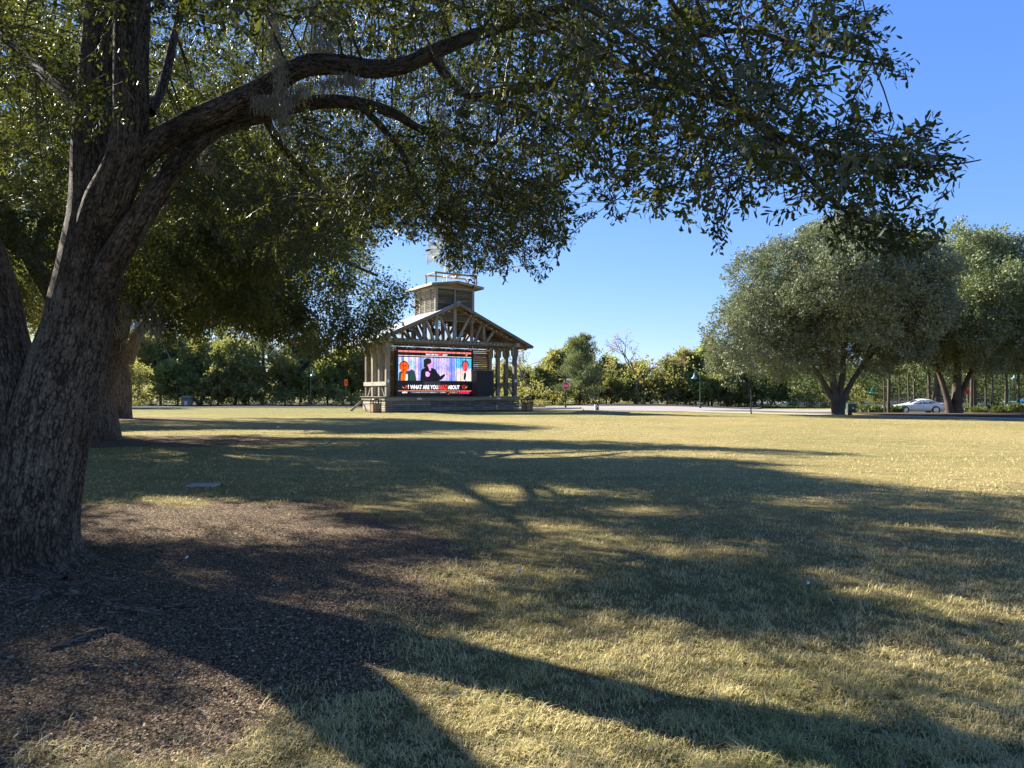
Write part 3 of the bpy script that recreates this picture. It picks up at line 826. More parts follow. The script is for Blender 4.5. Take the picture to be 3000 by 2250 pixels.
# ------------------------------------------------------------------ LED screen with its picture
def draw_picture():
    w, h = 432, 234
    r = np.random.default_rng(3)
    im = np.zeros((h, w, 3)); im[:] = (0.010, 0.012, 0.018)
    yy, xx = np.mgrid[0:h, 0:w]; yy = yy/h; xx = xx/w            # from the top
    stripe = r.random(w)
    def colour(c): return np.array(c, float)
    # top strip
    m = (yy > 0.012) & (yy < 0.05); s = stripe[None, :, None]
    im[m] = (colour((1.0, .14, .06))*(1-s*.6) + colour((.85, .62, .72))*s*.6).repeat(h, 0)[m]
    for y0, c in ((0.118, (.95,.85,.85)), (0.895, (1.0,.45,.30))):
        m = (yy > y0) & (yy < y0+.012); im[m] = c
    # picture band, three panels
    top, bot = 0.155, 0.672
    band = (yy > top) & (yy < bot)
    u = xx; v = (yy-top)/(bot-top)
    base = np.zeros((h, w, 3))
    pal = [colour(c) for c in ((.95,.55,.20), (.25,.50,.95), (.80,.62,.85), (.98,.75,.55), (.18,.30,.80), (.62,.60,.92))]
    low = np.interp(np.arange(w), np.arange(0, w+24, 24), r.random(len(range(0, w+24, 24))))
    for i in range(w):
        t = low[i]*5; a = int(t); f = t-a
        base[:, i] = pal[a]*(1-f) + pal[min(a+1, 5)]*f
    rows = np.interp(np.arange(h), np.arange(0, h+30, 30), r.random(len(range(0, h+30, 30))))
    base = base*(0.75+.5*rows[:, None, None])
    p2 = (u > .245) & (u < .77)
    base[p2] = base[p2]*.45 + colour((.22,.30,.80))*.62
    p3 = u >= .775
    base[p3 & (v < .45)] = base[p3 & (v < .45)]*.3 + colour((.05,.55,.90))*.7
    base[p3 & (v >= .45)] = base[p3 & (v >= .45)]*.3 + colour((.95,.72,.62))*.7
    for e in (.245, .772):
        m = np.abs(u-e) < .004; base[m] = (.85, .8, .85)
    def ell(cx, cy, rx, ry, c, lim=None):
        m = ((u-cx)/rx)**2 + ((v-cy)/ry)**2 < 1
        if lim is not None: m &= lim
        base[m] = c
    def poly(pts, c):
        P = np.array(pts); m = np.zeros(u.shape, bool); j = len(P)-1
        for i in range(len(P)):
            with np.errstate(divide='ignore', invalid='ignore'):
                k = ((P[i,1] > v) != (P[j,1] > v)) & (u < (P[j,0]-P[i,0])*(v-P[i,1])/(P[j,1]-P[i,1]+1e-9)+P[i,0])
            m ^= k; j = i
        base[m] = c
    # left person, resting chin on hand
    poly([(.005,1.0),(.01,.66),(.07,.55),(.13,.6),(.16,1.0)], (.10,.09,.09))
    ell(.075,.40,.060,.23,(.10,.03,.02)); ell(.075,.43,.053,.21,(.95,.20,.07))
    poly([(.03,1.0),(.04,.72),(.08,.60),(.10,.68),(.09,1.0)], (.95,.26,.10)); poly([(.09,1.0),(.10,.75),(.12,.72),(.125,1.0)], (.80,.80,.85))
    ell(.06,.38,.008,.03,(.15,.02,.02)); ell(.095,.38,.008,.03,(.15,.02,.02)); ell(.078,.56,.018,.02,(.35,.04,.03))
    ell(.175,.30,.035,.17,(.42,.60,.68)); poly([(.12,1.0),(.13,.62),(.17,.52),(.215,.60),(.235,1.0)], (.04,.09,.08))
    # middle person, arm stretched out
    poly([(.29,1.0),(.295,.62),(.31,.50),(.38,.42),(.43,.42),(.49,.50),(.53,.70),(.56,.80),(.61,.70),(.63,.74),(.60,.88),(.56,.98),(.54,1.0)], (.012,.012,.020))
    ell(.395,.24,.058,.21,(.020,.025,.02)); ell(.418,.26,.036,.19,(.80,.42,.78)); ell(.385,.16,.052,.13,(.020,.025,.02)); ell(.36,.30,.028,.17,(.02,.025,.02))
    poly([(.395,.40),(.435,.40),(.43,.56),(.41,.56)], (.82,.50,.80)); ell(.44,.22,.006,.016,(.1,.03,.1)); ell(.446,.34,.010,.012,(.55,.15,.35))
    poly([(.36,.62),(.39,.60),(.42,.68),(.41,.80),(.38,.84),(.36,.78)], (.80,.50,.85))
    poly([(.62,.72),(.66,.64),(.70,.63),(.71,.70),(.68,.75),(.64,.78)], (.95,.45,.55))
    # right person in shirt and tie
    poly([(.80,1.0),(.82,.68),(.87,.58),(.93,.58),(.975,.68),(.99,1.0)], (.92,.80,.72))
    ell(.91,.27,.050,.20,(.12,.08,.06)); ell(.91,.36,.038,.22,(.82,.18,.20))
    poly([(.895,.62),(.92,.62),(.925,.78),(.905,.98),(.885,.90)], (.01,.02,.09)); ell(.895,.33,.006,.02,(.2,.03,.05)); ell(.928,.33,.006,.02,(.2,.03,.05)); ell(.912,.50,.015,.014,(.35,.03,.06))
    # video texture: blotches of light on the faces and clothes, finer tonal noise
    nz = r.random((h//3+1, w//3+1)).repeat(3, 0).repeat(3, 1)[:h, :w]; nz2 = r.random((h//9+1, w//7+1)).repeat(9, 0).repeat(7, 1)[:h, :w]
    base = base*(0.62+.5*nz+.35*nz2)[..., None]
    lum = base.mean(-1, keepdims=True); base = np.clip(lum+(base-lum)*1.25, 0, 1.1)
    im[band] = base[band]
    # dim echo under the band
    m = (yy > .69) & (yy < .80) & (xx > .33) & (xx < .56); im[m] = (.05,.05,.07)
    # lower right bar and the small crawl line (unreadable marks)
    m = (yy > .915) & (yy < .965) & (xx > .82) & (xx < .97); im[m] = (.95,.03,.16)
    c = (np.sin(xx*900)+np.sin(xx*431+1.3)) > .25
    m = (yy > .925) & (yy < .948) & (xx > .15) & (xx < .65) & c; im[m] = (.80,.80,.92)
    m = (yy > .925) & (yy < .955) & (xx > .68) & (xx < .80) & c; im[m] = (.90,.55,.40)
    m = (yy > .945) & (yy < .99) & (xx > .665) & (xx < .672); im[m] = (.95,.2,.1)
    # LED column noise
    cn = r.random(w); cn = (cn + np.roll(cn, 1))/2
    im = im**1.25 * (0.25 + 1.25*cn)[None, :, None]
    im *= 1 + .5*(r.random((1, w, 3))-.5)
    for k in range(0, w, 48): im[:, k] *= .35
    return np.clip(im, 0, 1)

ST = 3.0
s0, s1 = s_at(1166.6, ST), s_at(1381, ST)
yl, yr = BY+math.sin(ANG)*s0+math.cos(ANG)*ST, BY+math.sin(ANG)*s1+math.cos(ANG)*ST
zt = ((H+(HY-1023.9)/F*yl) + (H+(HY-1031.4)/F*yr))/2
zb = ((H+(HY-1158)/F*yl) + (H+(HY-1157.5)/F*yr))/2
sw, sh = s1-s0, zt-zb
scr = pthing("video_screen", s0, ST, ZF+.02, "large black framed video screen showing a talk show under the bandstand roof", "screen")
zb0 = zb-ZF-.02
b = MB()
fr = 0.20
b.box(-fr, .02, 0.0, sw+fr, .42, zb0+sh+fr)
b.build("cabinet", M['black'], scr)
b = MB(); b.box(-fr, -.01, 0.0, -.005, .018, zb0+sh+fr); b.box(sw+.005, -.01, 0.0, sw+fr, .018, zb0+sh+fr); b.box(-.005, -.01, zb0+sh+.005, sw+.005, .018, zb0+sh+fr); b.box(-.005, -.01, 0.0, sw+.005, .018, zb0-.005)
b.build("frame", M['black'], scr)
for k in (-1.0, 0, 1):
    b = MB(); x = sw/2+k*sw*.42; b.box(x-.05,.43,0,x+.05,1.2,.06); b.bar((x,1.15,.05),(x,.45,zb0+sh*.7),.06,.06); b.build("stand_leg", M['black'], scr)
im = draw_picture(); hh, ww = im.shape[:2]
img = bpy.data.images.new("screen_picture", ww, hh, alpha=False, float_buffer=True)
img.colorspace_settings.name = 'Linear Rec.709' if 'Linear Rec.709' in [e.name for e in bpy.types.ColorManagedInputColorspaceSettings.bl_rna.properties['name'].enum_items] else 'Non-Color'
px = np.ones((hh, ww, 4), np.float32); px[..., :3] = im[::-1]
img.pixels.foreach_set(px.ravel()); img.update(); img.pack()
m, nt, out = newmat("lit_screen_picture")
uvn = N(nt, "ShaderNodeUVMap"); ti = N(nt, "ShaderNodeTexImage"); ti.image = img; ti.interpolation = 'Linear'
nt.links.new(uvn.outputs[0], ti.inputs[0])
p = bsdf(nt, out, (0.01,0.01,0.012), 0.35)
nt.links.new(ti.outputs[0], p.inputs['Emission Color']); p.inputs['Emission Strength'].default_value = 0.30
disp = mesh_np("display", [(0,0,zb0),(sw,0,zb0),(sw,0,zb0+sh),(0,0,zb0+sh)], np.array([[0,1,2,3]]), m, scr, uv=[(0,0),(1,0),(1,1),(0,1)])
def glow(name, c, s=0.34):
    m, nt, out = newmat(name); p = bsdf(nt, out, (0.02,0.02,0.02), 0.4)
    p.inputs['Emission Color'].default_value = (*c, 1); p.inputs['Emission Strength'].default_value = s; return m
GW, GR, GO = glow("lit_white_lettering", (.92,.90,.98)), glow("lit_red_lettering", (1,.05,.03)), glow("lit_orange_lettering", (1,.45,.15))
def text(name, body, mat, parent, x, z, w, h, y=-.006, shear=0.0, bold=0.0, rot=(math.pi/2,0,0), off=None, depth=0.0):
    cu = bpy.data.curves.new(name, 'FONT'); cu.body = body; cu.shear = shear; cu.offset = bold; cu.extrude = depth; cu.resolution_u = 3
    t = bpy.data.objects.new(name, cu); col.objects.link(t); bpy.context.view_layer.update()
    me = bpy.data.meshes.new_from_object(t); bpy.data.objects.remove(t)
    co = np.array([v.co[:] for v in me.vertices]); mn, mx = co.min(0), co.max(0)
    for v in me.vertices: v.co = ((v.co.x-mn[0])/(mx[0]-mn[0])*w, (v.co.y-mn[1])/(mx[1]-mn[1])*h, v.co.z)
    me.materials.clear(); me.materials.append(mat); me.name = name
    o = bpy.data.objects.new(name, me); col.objects.link(o); o.parent = parent; o.location = (x, y, z); o.rotation_euler = rot
    return o
zz = lambda f: zb0+sh*(1-f)
text("lettering", "WHAT ARE YOU", GW, disp, sw*.155, zz(.868), sw*.375, sh*.095, bold=.03)
text("lettering", "MAD", GR, disp, sw*.535, zz(.880), sw*.125, sh*.115, y=-.008, shear=.35, bold=.02)
text("lettering", "ABOUT", GW, disp, sw*.665, zz(.868), sw*.165, sh*.095, bold=.03)
text("lettering", "?", GR, disp, sw*.09, zz(.850), sw*.025, sh*.065, bold=.02)
text("lettering", "!", GW, disp, sw*.125, zz(.855), sw*.013, sh*.085, bold=.03)
text("lettering", "ESPN", GW, disp, sw*.05, zz(.955), sw*.07, sh*.035, shear=.3, bold=.04)
text("lettering", "WHAT ARE YOU", GW, disp, sw*.36, zz(.108), sw*.17, sh*.038, bold=.03)
text("lettering", "MAD", GR, disp, sw*.535, zz(.110), sw*.05, sh*.042, shear=.3, bold=.03)
text("lettering", "ABOUT", GW, disp, sw*.59, zz(.108), sw*.07, sh*.038, bold=.03)
text("lettering", "FT", GO, disp, sw*.915, zz(.108), sw*.03, sh*.045, shear=.3, bold=.03)
b = MB()
for k in range(11):
    t = k*2*math.pi/11; r1 = .32 if k % 2 else .22
    c = Vector((sw*.895, -.006, zz(.815)))
    b.add([c+Vector((math.cos(t-.18)*.10, 0, math.sin(t-.18)*.10)), c+Vector((math.cos(t+.18)*.10, 0, math.sin(t+.18)*.10)), c+Vector((math.cos(t)*r1*1.3, 0, math.sin(t)*r1))], [(0,1,2)])
b.build("burst_mark", GR, disp)
b = MB()
for x, z, s in ((sw*.045, zz(.80), 1), (sw*.945, zz(.79), -1)):
    b.add([(x,-.006,z),(x+.14*s,-.006,z-.10),(x+.10*s,-.006,z-.11),(x+.30*s,-.006,z-.22),(x+.12*s,-.006,z-.16),(x+.16*s,-.006,z-.15)], [(0,1,2),(2,1,3),(2,3,4)])
b.build("bolt_mark", GO, disp)

# black storage cabinet beside the screen
c0 = s_at(1398, 1.6); c1 = s_at(1447, 1.6)
cb = pthing("storage_cabinet", c0, 1.6, ZF+.02, "tall black plank storage cabinet right of the video screen", "cabinet")
cw, cd, chh = c1-c0, 1.0, 2.42
b = MB(); b.box(0.02,.03,0.05,cw-.02,cd,chh-.04); b.box(.0,.0,0,.08,.08,.06); b.box(cw-.08,.0,0,cw,.08,.06); b.build("carcass", M['darkpaint'], cb)
npk = 6
for k in range(npk):
    piece("plank", (cw*(k+.5)/npk, .01, chh/2), (cw/npk-.02, .03, chh-.14), M['darkpaint'], cb)
for k in range(4): piece("plank", (-.005, cd*(k+.5)/4+.02, chh/2), (.03, cd/4-.02, chh-.14), M['darkpaint'], cb)
b = MB(); b.box(-.10,-.08,chh-.03,cw+.08,cd+.05,chh+.05); b.build("lid", M['utilgrey'], cb)
b = MB(); b.bar((cw*.42,-.03,1.0),(cw*.42,-.03,1.3),.04,.03); b.build("handle", M['black'], cb)

# stage lamps hung from the front truss
for s_, z_, lab in ((2.6, 6.95, "black stage lamp at the left end of the gable truss"), (5.0, 6.75, "black stage lamp just left of the king post in the gable"),
                    (7.45, 6.72, "black stage lamp just right of the king post in the gable"), (10.6, 6.80, "black stage lamp at the right end of the gable truss")):
    sl_ = pthing("stage_lamp", s_, 0.9, z_, lab, "stage light", "stage lamps hung in the gable")
    b = MB(); b.prism([Vector((-.28,0,-.05)),Vector((.28,0,-.05)),Vector((.34,0,.30)),Vector((.26,0,.55)),Vector((-.26,0,.55)),Vector((-.34,0,.30))],(0,-.2,0),(0,.25,0)); b.build("housing", M['black'], sl_)
    b = MB(); b.bar((-.38,.02,.25),(-.38,.02,.80),.04,.03); b.bar((.38,.02,.25),(.38,.02,.80),.04,.03); b.bar((-.40,.02,.80),(.40,.02,.80),.04,.04); b.bar((0,.02,.8),(0,.02,1.15),.04,.04); b.build("yoke", M['black'], sl_)
    b = MB(); b.lathe((0,0,0), [(.20,0),(.20,.02)], 14); l = b.build("lens", M['headlight'], sl_); l.rotation_euler = (math.pi/2,0,0); l.location = (0,-.205,.22)
# string lights zigzagging under the roof
sl_ = pthing("string_lights", 0, 0, 0, "zigzag strings of small white bulbs under the bandstand roof", "string lights")
cb_ = MB(); bb = MB()
def swag(a, b_, n, drop):
    pts = []
    for i in range(n+1):
        t = i/n; p = Vector(a).lerp(Vector(b_), t); p.z -= drop*4*t*(1-t); pts.append(p)
    cb_.tube(pts, 0.012, 4)
    for i, p in enumerate(pts[1:-1]):
        bb.lathe(p+Vector((0,0,-.10)), [(.015,.0),(.045,.02),(.05,.05),(.03,.09)], 6)
xs = np.linspace(0.5, W-.5, 7)
for i in range(6):
    swag((xs[i], .15, ZB-.02), (xs[i+1], 4.2, ZB-.02), 9, .22)
    swag((xs[i], 4.2, ZB-.02), (xs[i+1], .15, ZB-.02), 9, .22)
for s in (-1, 1): swag((CS+s*.3,-.55,ZA-.35), (CS+s*6.2,-.55,roofz(CS+6.2)-.25), 11, .05)
for i in range(5): swag((1.2+i*2.1,-.20,ZB+.36), (3.1+i*2.1,-.20,ZB+.36), 5, .16)
cb_.build("cable", M['black'], sl_); o = bb.build("bulbs", M['bulb'], sl_); o["kind"] = "stuff"

# ------------------------------------------------------------------ litter bins
def trash_can(loc_, rz, label):
    t = empty("trash_can", loc_, rz); tag(t, label, "trash can", "trash cans beside the bandstand")
    w = .72; h = 1.04
    b = MB()
    for sx in (-1,1):
        for sy in (-1,1): b.cbox((sx*(w/2-.03), sy*(w/2-.03), h/2), (.06,.06,h))
    for z in (.04, .74): 
        b.box(-w/2+.06,-w/2,z-.03,w/2-.06,-w/2+.05,z+.03); b.box(-w/2+.06,w/2-.05,z-.03,w/2-.06,w/2,z+.03)
        b.box(-w/2,-w/2+.06,z-.03,-w/2+.05,w/2-.06,z+.03); b.box(w/2-.05,-w/2+.06,z-.03,w/2,w/2-.06,z+.03)
    b.build("frame", M['bronze'], t)
    b = MB(); b.box(-w/2-.02,-w/2-.02,h,w/2+.02,w/2+.02,h+.04); b.lathe((0,0,h+.04), [(.30,0),(.26,.05),(.0001,.07)], 12); b.build("lid", M['bronze'], t)
    b = MB(); b.lathe((0,0,.05), [(.25,0),(.27,.72),(.26,.72),(.24,.02)], 14); b.build("liner", M['black'], t)
    for a in range(4):
        for k in (-1, 0, 1):
            piece("slat", Matrix.Rotation(a*math.pi/2, 3, 'Z') @ Vector((k*.20, -w/2+.025, .39)), (.185, .022, .62), M['slat'], t, rot=(0,0,a*math.pi/2), bev=.004)
        for k in (-.3, .3):
            piece("divider", Matrix.Rotation(a*math.pi/2, 3, 'Z') @ Vector((k*.35, -w/2+.03, .90)), (.035, .03, .26), M['bronze'], t, rot=(0,0,a*math.pi/2), bev=0)
    return t
trash_can(ground(1101, 59.0), ANG, "square trash can with tan slats at the left corner of the stage")
trash_can(ground(1544, 63.5), ANG, "square trash can with brown slats at the right corner of the stage")

# ------------------------------------------------------------------ street lamps
def lamp(px_, Y_, h, arm, label, ang=0.0):
    t = empty("street_lamp", ground(px_, Y_), ang); tag(t, label, "street lamp", "green gooseneck lamps round the lawn")
    b = MB(); b.lathe((0,0,0), [(.16,0),(.16,.06),(.11,.12),(.09,.45),(.07,.5),(.06,h-.2),(.055,h)], 12); b.build("pole", M['green_metal'], t)
    b = MB(); pts = []
    for k in range(11):
        a = math.pi*k/10
        pts.append((arm/2 - arm/2*math.cos(a), 0, h-.05+.55*math.sin(a)))
    b.tube(pts, .028, 7); b.lathe((0,0,h-.04), [(.08,0),(.08,.05),(.03,.12)], 8); b.build("arm", M['green_metal'], t)
    b = MB(); b.lathe((arm,0,h-.62), [(.36,0),(.33,.05),(.15,.22),(.09,.30),(.08,.44),(.04,.58)], 16); b.build("shade", M['green_shade'], t, smooth=True)
    b = MB(); b.lathe((arm,0,h-.66), [(.09,0),(.14,.05),(.14,.06)], 10); b.build("lamp_glass", M['headlight'], t)
    return t
lamp(911, 88.5, 4.35, .25, "green street lamp with a bell shade behind the road left of the bandstand")
lamp(1887, 92.0, 4.4, .42*2.2, "green gooseneck street lamp in the middle of the paved turning area")
lamp(2051, 78.0, 3.85, -.62, "green street lamp at the right edge of the paved turning area")
lamp(2958, 84.0, 4.3, .55, "green street lamp among the pines at the right edge")

# ------------------------------------------------------------------ signs
def octagon(r, z, y=0): return [Vector((r*math.cos(math.pi/8+k*math.pi/4), y, z+r*math.sin(math.pi/8+k*math.pi/4))) for k in range(8)]
st = empty("stop_sign", ground(1657, 75.5)); tag(st, "red stop sign on a black post under two street name blades", "stop sign")
b = MB(); b.lathe((0,0,0), [(.20,0),(.20,.05),(.11,.10),(.09,.35),(.055,.42),(.05,3.55),(.07,3.6),(.03,3.72)], 10); b.build("post", M['black'], st)
b = MB(); b.prism(octagon(.41, 2.38), (0,-.075,0), (0,-.065,0)); b.build("sign_border", M['white'], st)
b = MB(); b.prism(octagon(.375, 2.38), (0,-.082,0), (0,-.078,0)); b.build("sign_face", M['stopred'], st)
text("lettering", "STOP", M['white'], st, -.27, 2.26, .54, .24, y=-.088, bold=.02)
b = MB(); b.box(-.98,-.02,3.18,-.06,.02,3.36); b.build("street_name_blade", M['black'], st)
b = MB(); b.bar((.08,.0,3.05),(.62,.55,3.05),.02,.20); b.build("street_name_blade", M['white'], st)

def small_sign(px_, Y_, zc, w, h, mat, label, cat, post, arrow=None, lean=0.0, pr=.03):
    t = empty("sign", ground(px_, Y_)); t.rotation_euler = (0, lean, 0); tag(t, label, cat)
    b = MB(); b.tube([(0,0,0),(0,0,zc+h*.3)], pr, 7); b.build("post", post, t)
    b = MB(); b.box(-w/2,-.06,zc-h/2,w/2,-.045,zc+h/2); b.build("panel", mat, t, bevel=.004)
    if arrow == 'left':
        b = MB(); y = -.066
        b.add([(-.24,y,zc-.08),(-.02,y,zc+.10),(-.02,y,zc-.01),(.22,y,zc-.01),(.22,y,zc-.15),(-.02,y,zc-.15),(-.02,y,zc-.26)], [(0,1,6),(2,3,4,5)]); b.build("arrow_mark", M['black'], t)
    if arrow == 'marks':
        b = MB(); y = -.066
        for k in (0.08, -.12): b.add([(-.10,y,zc+k-.05),(.10,y,zc+k-.05),(.10,y,zc+k+.03),(0,y,zc+k+.10),(-.10,y,zc+k+.03)], [(0,1,2,3,4)])
        b.build("arrow_mark", M['black'], t)
    return t
small_sign(1014, 75.5, 2.72, .32, .70, M['orange'], "narrow orange sign on a thin post left of the bandstand", "sign", M['green_metal'], 'marks')
small_sign(2835, 64.0, 1.98, .42, .52, M['redorange'], "red orange sign with a black left arrow beneath the right hand oak", "sign", M['utilgrey'], None, -.03)
b = MB(); y = -.066; zc = 1.93
b.add([(-.14,y,zc),(-.02,y,zc+.10),(-.02,y,zc+.04),(.14,y,zc+.04),(.14,y,zc-.04),(-.02,y,zc-.04),(-.02,y,zc-.10)], [(0,1,6),(2,3,4,5)])
b.build("arrow_mark", M['black'], bpy.data.objects["sign.001"])
small_sign(2200, 55.5, 2.15, .36, .58, M['black'], "black backed sign on a black post left of the big right oak", "sign", M['black'], None, 0, .045)
sg = bpy.data.objects["sign.002"]; b = MB(); b.lathe((0,0,0), [(.11,0),(.11,.04),(.07,.1),(.05,.25),(.05,.3)], 8); b.build("base_collar", M['black'], sg)

# ------------------------------------------------------------------ utility boxes and small things
ub = empty("utility_box", ground(548, 88.5)); tag(ub, "low grey green utility box with a pale label behind the road on the left", "utility box")
b = MB(); b.box(-.55,-.4,0,.55,.4,.9); b.build("housing", M['utilgrey'], ub, bevel=.03)
b = MB(); b.box(-.60,-.45,.9,.60,.45,1.28); b.build("lid", M['utilgrey'], ub, bevel=.1)
b = MB(); b.box(-.17,-.408,.15,.2,-.402,.62); b.build("label_plate", M['white'], ub)
ub = empty("transformer", ground(2495, 72.0), math.radians(-14)); tag(ub, "dark green transformer box behind the big right oak", "utility box")
b = MB(); b.box(-.75,-.5,-.05,.75,.5,.07); b.build("pad", M['concrete'], ub)
b = MB(); b.box(-.45,-.42,.08,.45,.42,.98); b.build("housing", M['utilgreen'], ub, bevel=.03)
b = MB(); b.box(-.02,-.43,.45,.12,-.423,.62); b.build("label_plate", M['white'], ub)
ub = empty("junction_box", ground(1748, 67.0)); tag(ub, "small beige and green junction box at the lawn edge before the pavers", "utility box")
b = MB(); b.box(-.19,-.16,0,-.03,.16,.52); b.build("side_panel", M['white'], ub)
b = MB(); b.box(-.025,-.18,0,.19,.18,.55); b.build("housing", M['utilgreen'], ub, bevel=.02)
b = MB(); b.box(.01,-.187,.30,.15,-.182,.45); b.build("label_plate", M['white'], ub)
for px_, Y_, lab in ((1709, 66.0, "short dark peg in the lawn left of the junction box"),):
    t = empty("ground_peg", ground(px_, Y_)); tag(t, lab, "peg"); b = MB(); b.lathe((0,0,0), [(.04,0),(.04,.10)], 8); b.build("shaft", M['black'], t)
    b = MB(); b.lathe((0,0,.10), [(.055,0),(.055,.03),(.02,.05)], 8); b.build("cap", M['black'], t)
hy = empty("hydrant", ground(2490, 51.6)); tag(hy, "small dark red hydrant at the foot of the big right oak", "hydrant")
b = MB(); b.lathe((0,0,0), [(.14,0),(.14,.2),(.07,.22),(.06,.36),(.10,.37),(.10,.41),(.04,.46)], 10); b.build("barrel", plain("rusty_iron", (.09,.035,.02), .8), hy)
b = MB(); b.bar((-.13,0,.30),(.13,0,.30),.06,.06); b.build("outlet", bpy.data.materials["rusty_iron"], hy)
vc = empty("valve_cover", ground(596, 12.35), 0.06); tag(vc, "flat grey concrete valve cover sunk in the shaded lawn", "cover")
b = MB(); b.box(-.245,-.17,.0,.245,.17,.035); b.build("slab", M['concrete'], vc, bevel=.008)
b = MB(); b.box(-.30,.18,.0,.26,.24,.012); b.build("soil_edge", M['bed'], vc)
g = M['utilgreen']
# ------------------------------------------------------------------ cars
def make_car(name, loc_, rz, paint, label):
    t = empty(name, loc_, rz); tag(t, label, "car")
    # x, low, belt, top, half width low/belt, half width top
    S = np.array([
        (-2.44,.36,.52,.58,.60,.50), (-2.36,.24,.60,.70,.76,.66), (-2.05,.20,.67,.80,.86,.76), (-1.6,.19,.74,.88,.90,.80), (-1.05,.19,.80,.955,.915,.80),
        (-.62,.19,.85,1.14,.92,.70), (-.20,.19,.87,1.33,.92,.62), (.15,.19,.88,1.42,.92,.60), (.6,.19,.89,1.435,.92,.60), (1.0,.19,.90,1.39,.92,.59),
        (1.45,.19,.92,1.24,.915,.62), (1.85,.20,.93,1.09,.90,.68), (2.2,.24,.92,1.04,.86,.70), (2.38,.34,.84,1.00,.78,.64), (2.45,.45,.72,.80,.70,.60)])
    def section(s):
        x, lo, be, to, w, w2 = s
        return [(x, w*.86, lo), (x, w*.97, lo+.08), (x, w, (lo+be)/2), (x, w*.985, be-.04), (x, w*.955, be), (x, w*.35+w2*.65, be+(to-be)*.62), (x, w2, to-.05), (x, w2*.8, to), (x, 0, to+.025)]
    secs = [section(s) for s in S]; m = len(secs[0])
    vs = []
    for sc in secs:
        vs += sc + [(x, -y, z) for x, y, z in sc[-2::-1]]
    k = 2*m-1; fs = []
    for i in range(len(secs)-1):
        for j in range(k-1): fs.append((i*k+j, (i+1)*k+j, (i+1)*k+j+1, i*k+j+1))
        fs.append((i*k, i*k+k-1, (i+1)*k+k-1, (i+1)*k))
    fs.append(tuple(range(k))); fs.append(tuple((len(secs)-1)*k+j for j in range(k))[::-1])
    b = MB(); b.add(vs, fs); body = b.build("body", paint, t, smooth=True)
    def ysurf(x, z):
        r = np.array([np.interp(x, S[:,0], S[:,c]) for c in range(1, 6)]); lo, be, to, w, w2 = r
        return np.interp(z, [be, be+(to-be)*.62, to-.05], [w*.955, w*.35+w2*.65, w2]) + .012
    wins = [[(-.78,.95),(-.50,1.12),(-.15,1.27),(.16,1.34),(.16,.96)], [(.24,.96),(.24,1.345),(.62,1.36),(.98,1.31),(1.30,1.20),(1.42,1.08),(1.18,.99)]]
    for sgn in (-1, 1):
        for wv in wins:
            b = MB(); b.add([(x, sgn*ysurf(x, z), z) for x, z in wv], [tuple(range(len(wv)))]); b.build("side_window", M['carglass'], t)
        b = MB()
        for x in (-.86, .20, 1.22): b.bar((x, sgn*.925, .34), (x, sgn*.925, .86), .012, .012)
        b.build("door_seam", M['utilgrey'], t)
        for x in (-.10, .95):
            b = MB(); b.bar((x, sgn*.935, .82), (x+.18, sgn*.935, .83), .02, .03); b.build("door_handle", M['rim'], t)
        b = MB(); b.cbox((-.70, sgn*1.0, .97), (.20,.16,.12)); b.bar((-.72,sgn*.9,.93),(-.72,sgn*.97,.95),.05,.04); b.build("mirror", paint, t, bevel=.02)
        b = MB(); b.add([(2.05, sgn*.89, .92), (2.38, sgn*.80, .90), (2.40, sgn*.775, .76), (2.12, sgn*.885, .80)], [(0,1,2,3)])
        b.add([(2.38, sgn*.80, .90), (2.462, sgn*.45, .88), (2.468, sgn*.45, .79), (2.40, sgn*.775, .76)], [(0,1,2,3)]); b.build("tail_light", M['taillight'], t)
        b = MB(); b.add([(-2.42, sgn*.62, .60), (-2.30, sgn*.785, .66), (-1.95, sgn*.872, .75), (-2.05, sgn*.868, .66), (-2.34, sgn*.775, .58)], [(0,1,2,3,4)]); b.build("headlight", M['headlight'], t)
        for x in (-1.47, 1.42):
            b = MB(); b.lathe((0,0,0), [(.365,0),(.395,.0),(.395,.006),(.365,.006)], 26); a = b.build("wheel_arch", M['tyre'], t); a.rotation_euler = (sgn*-math.pi/2,0,0); a.location = (x, sgn*.918, .34)
            b = MB(); b.lathe((0,0,0), [(.20,.0),(.31,-.01),(.335,.03),(.335,.18),(.30,.20),(.20,.19)], 26); w_ = b.build("wheel", M['tyre'], t, smooth=False); w_.rotation_euler = (sgn*-math.pi/2,0,0); w_.location = (x, sgn*.76, .335)
            b = MB(); b.lathe((0,0,.17), [(.06,0),(.06,.035)], 10)
            for q in range(10):
                a0 = q*math.pi/5; b.bar((math.cos(a0)*.05, math.sin(a0)*.05, .195), (math.cos(a0+.1)*.245, math.sin(a0+.1)*.245, .20), .035, .02)
            b.lathe((0,0,.185), [(.235,0),(.255,.0),(.255,.022),(.235,.022)], 24)
            rm = b.build("rim", M['rim'], w_)
    b = MB(); b.add([(-1.0,-.70,.985),(-1.0,.70,.985),(-.22,.57,1.355),(-.22,-.57,1.355)], [(0,1,2,3)]); b.build("windscreen", M['carglass'], t)
    b = MB(); b.add([(1.12,-.55,1.375),(1.12,.55,1.375),(1.86,.64,1.125),(1.86,-.64,1.125)], [(0,1,2,3)]); b.build("rear_window", M['carglass'], t)
    b = MB(); b.box(2.30,-.66,.26,2.47,.66,.38); b.build("rear_bumper", M['black'], t)
    b = MB(); b.box(-2.45,-.50,.30,-2.38,.50,.44); b.build("grille", M['black'], t)
    return t
make_car("parked_car", ground(2687, 73.0), math.radians(-9), M['carwhite'], "white four door sedan parked on the street beside the right hand oak")
make_car("parked_car", ground(3010, 104.0), math.radians(4), M['carblue'], "turquoise blue car far off at the right edge beyond the pines")
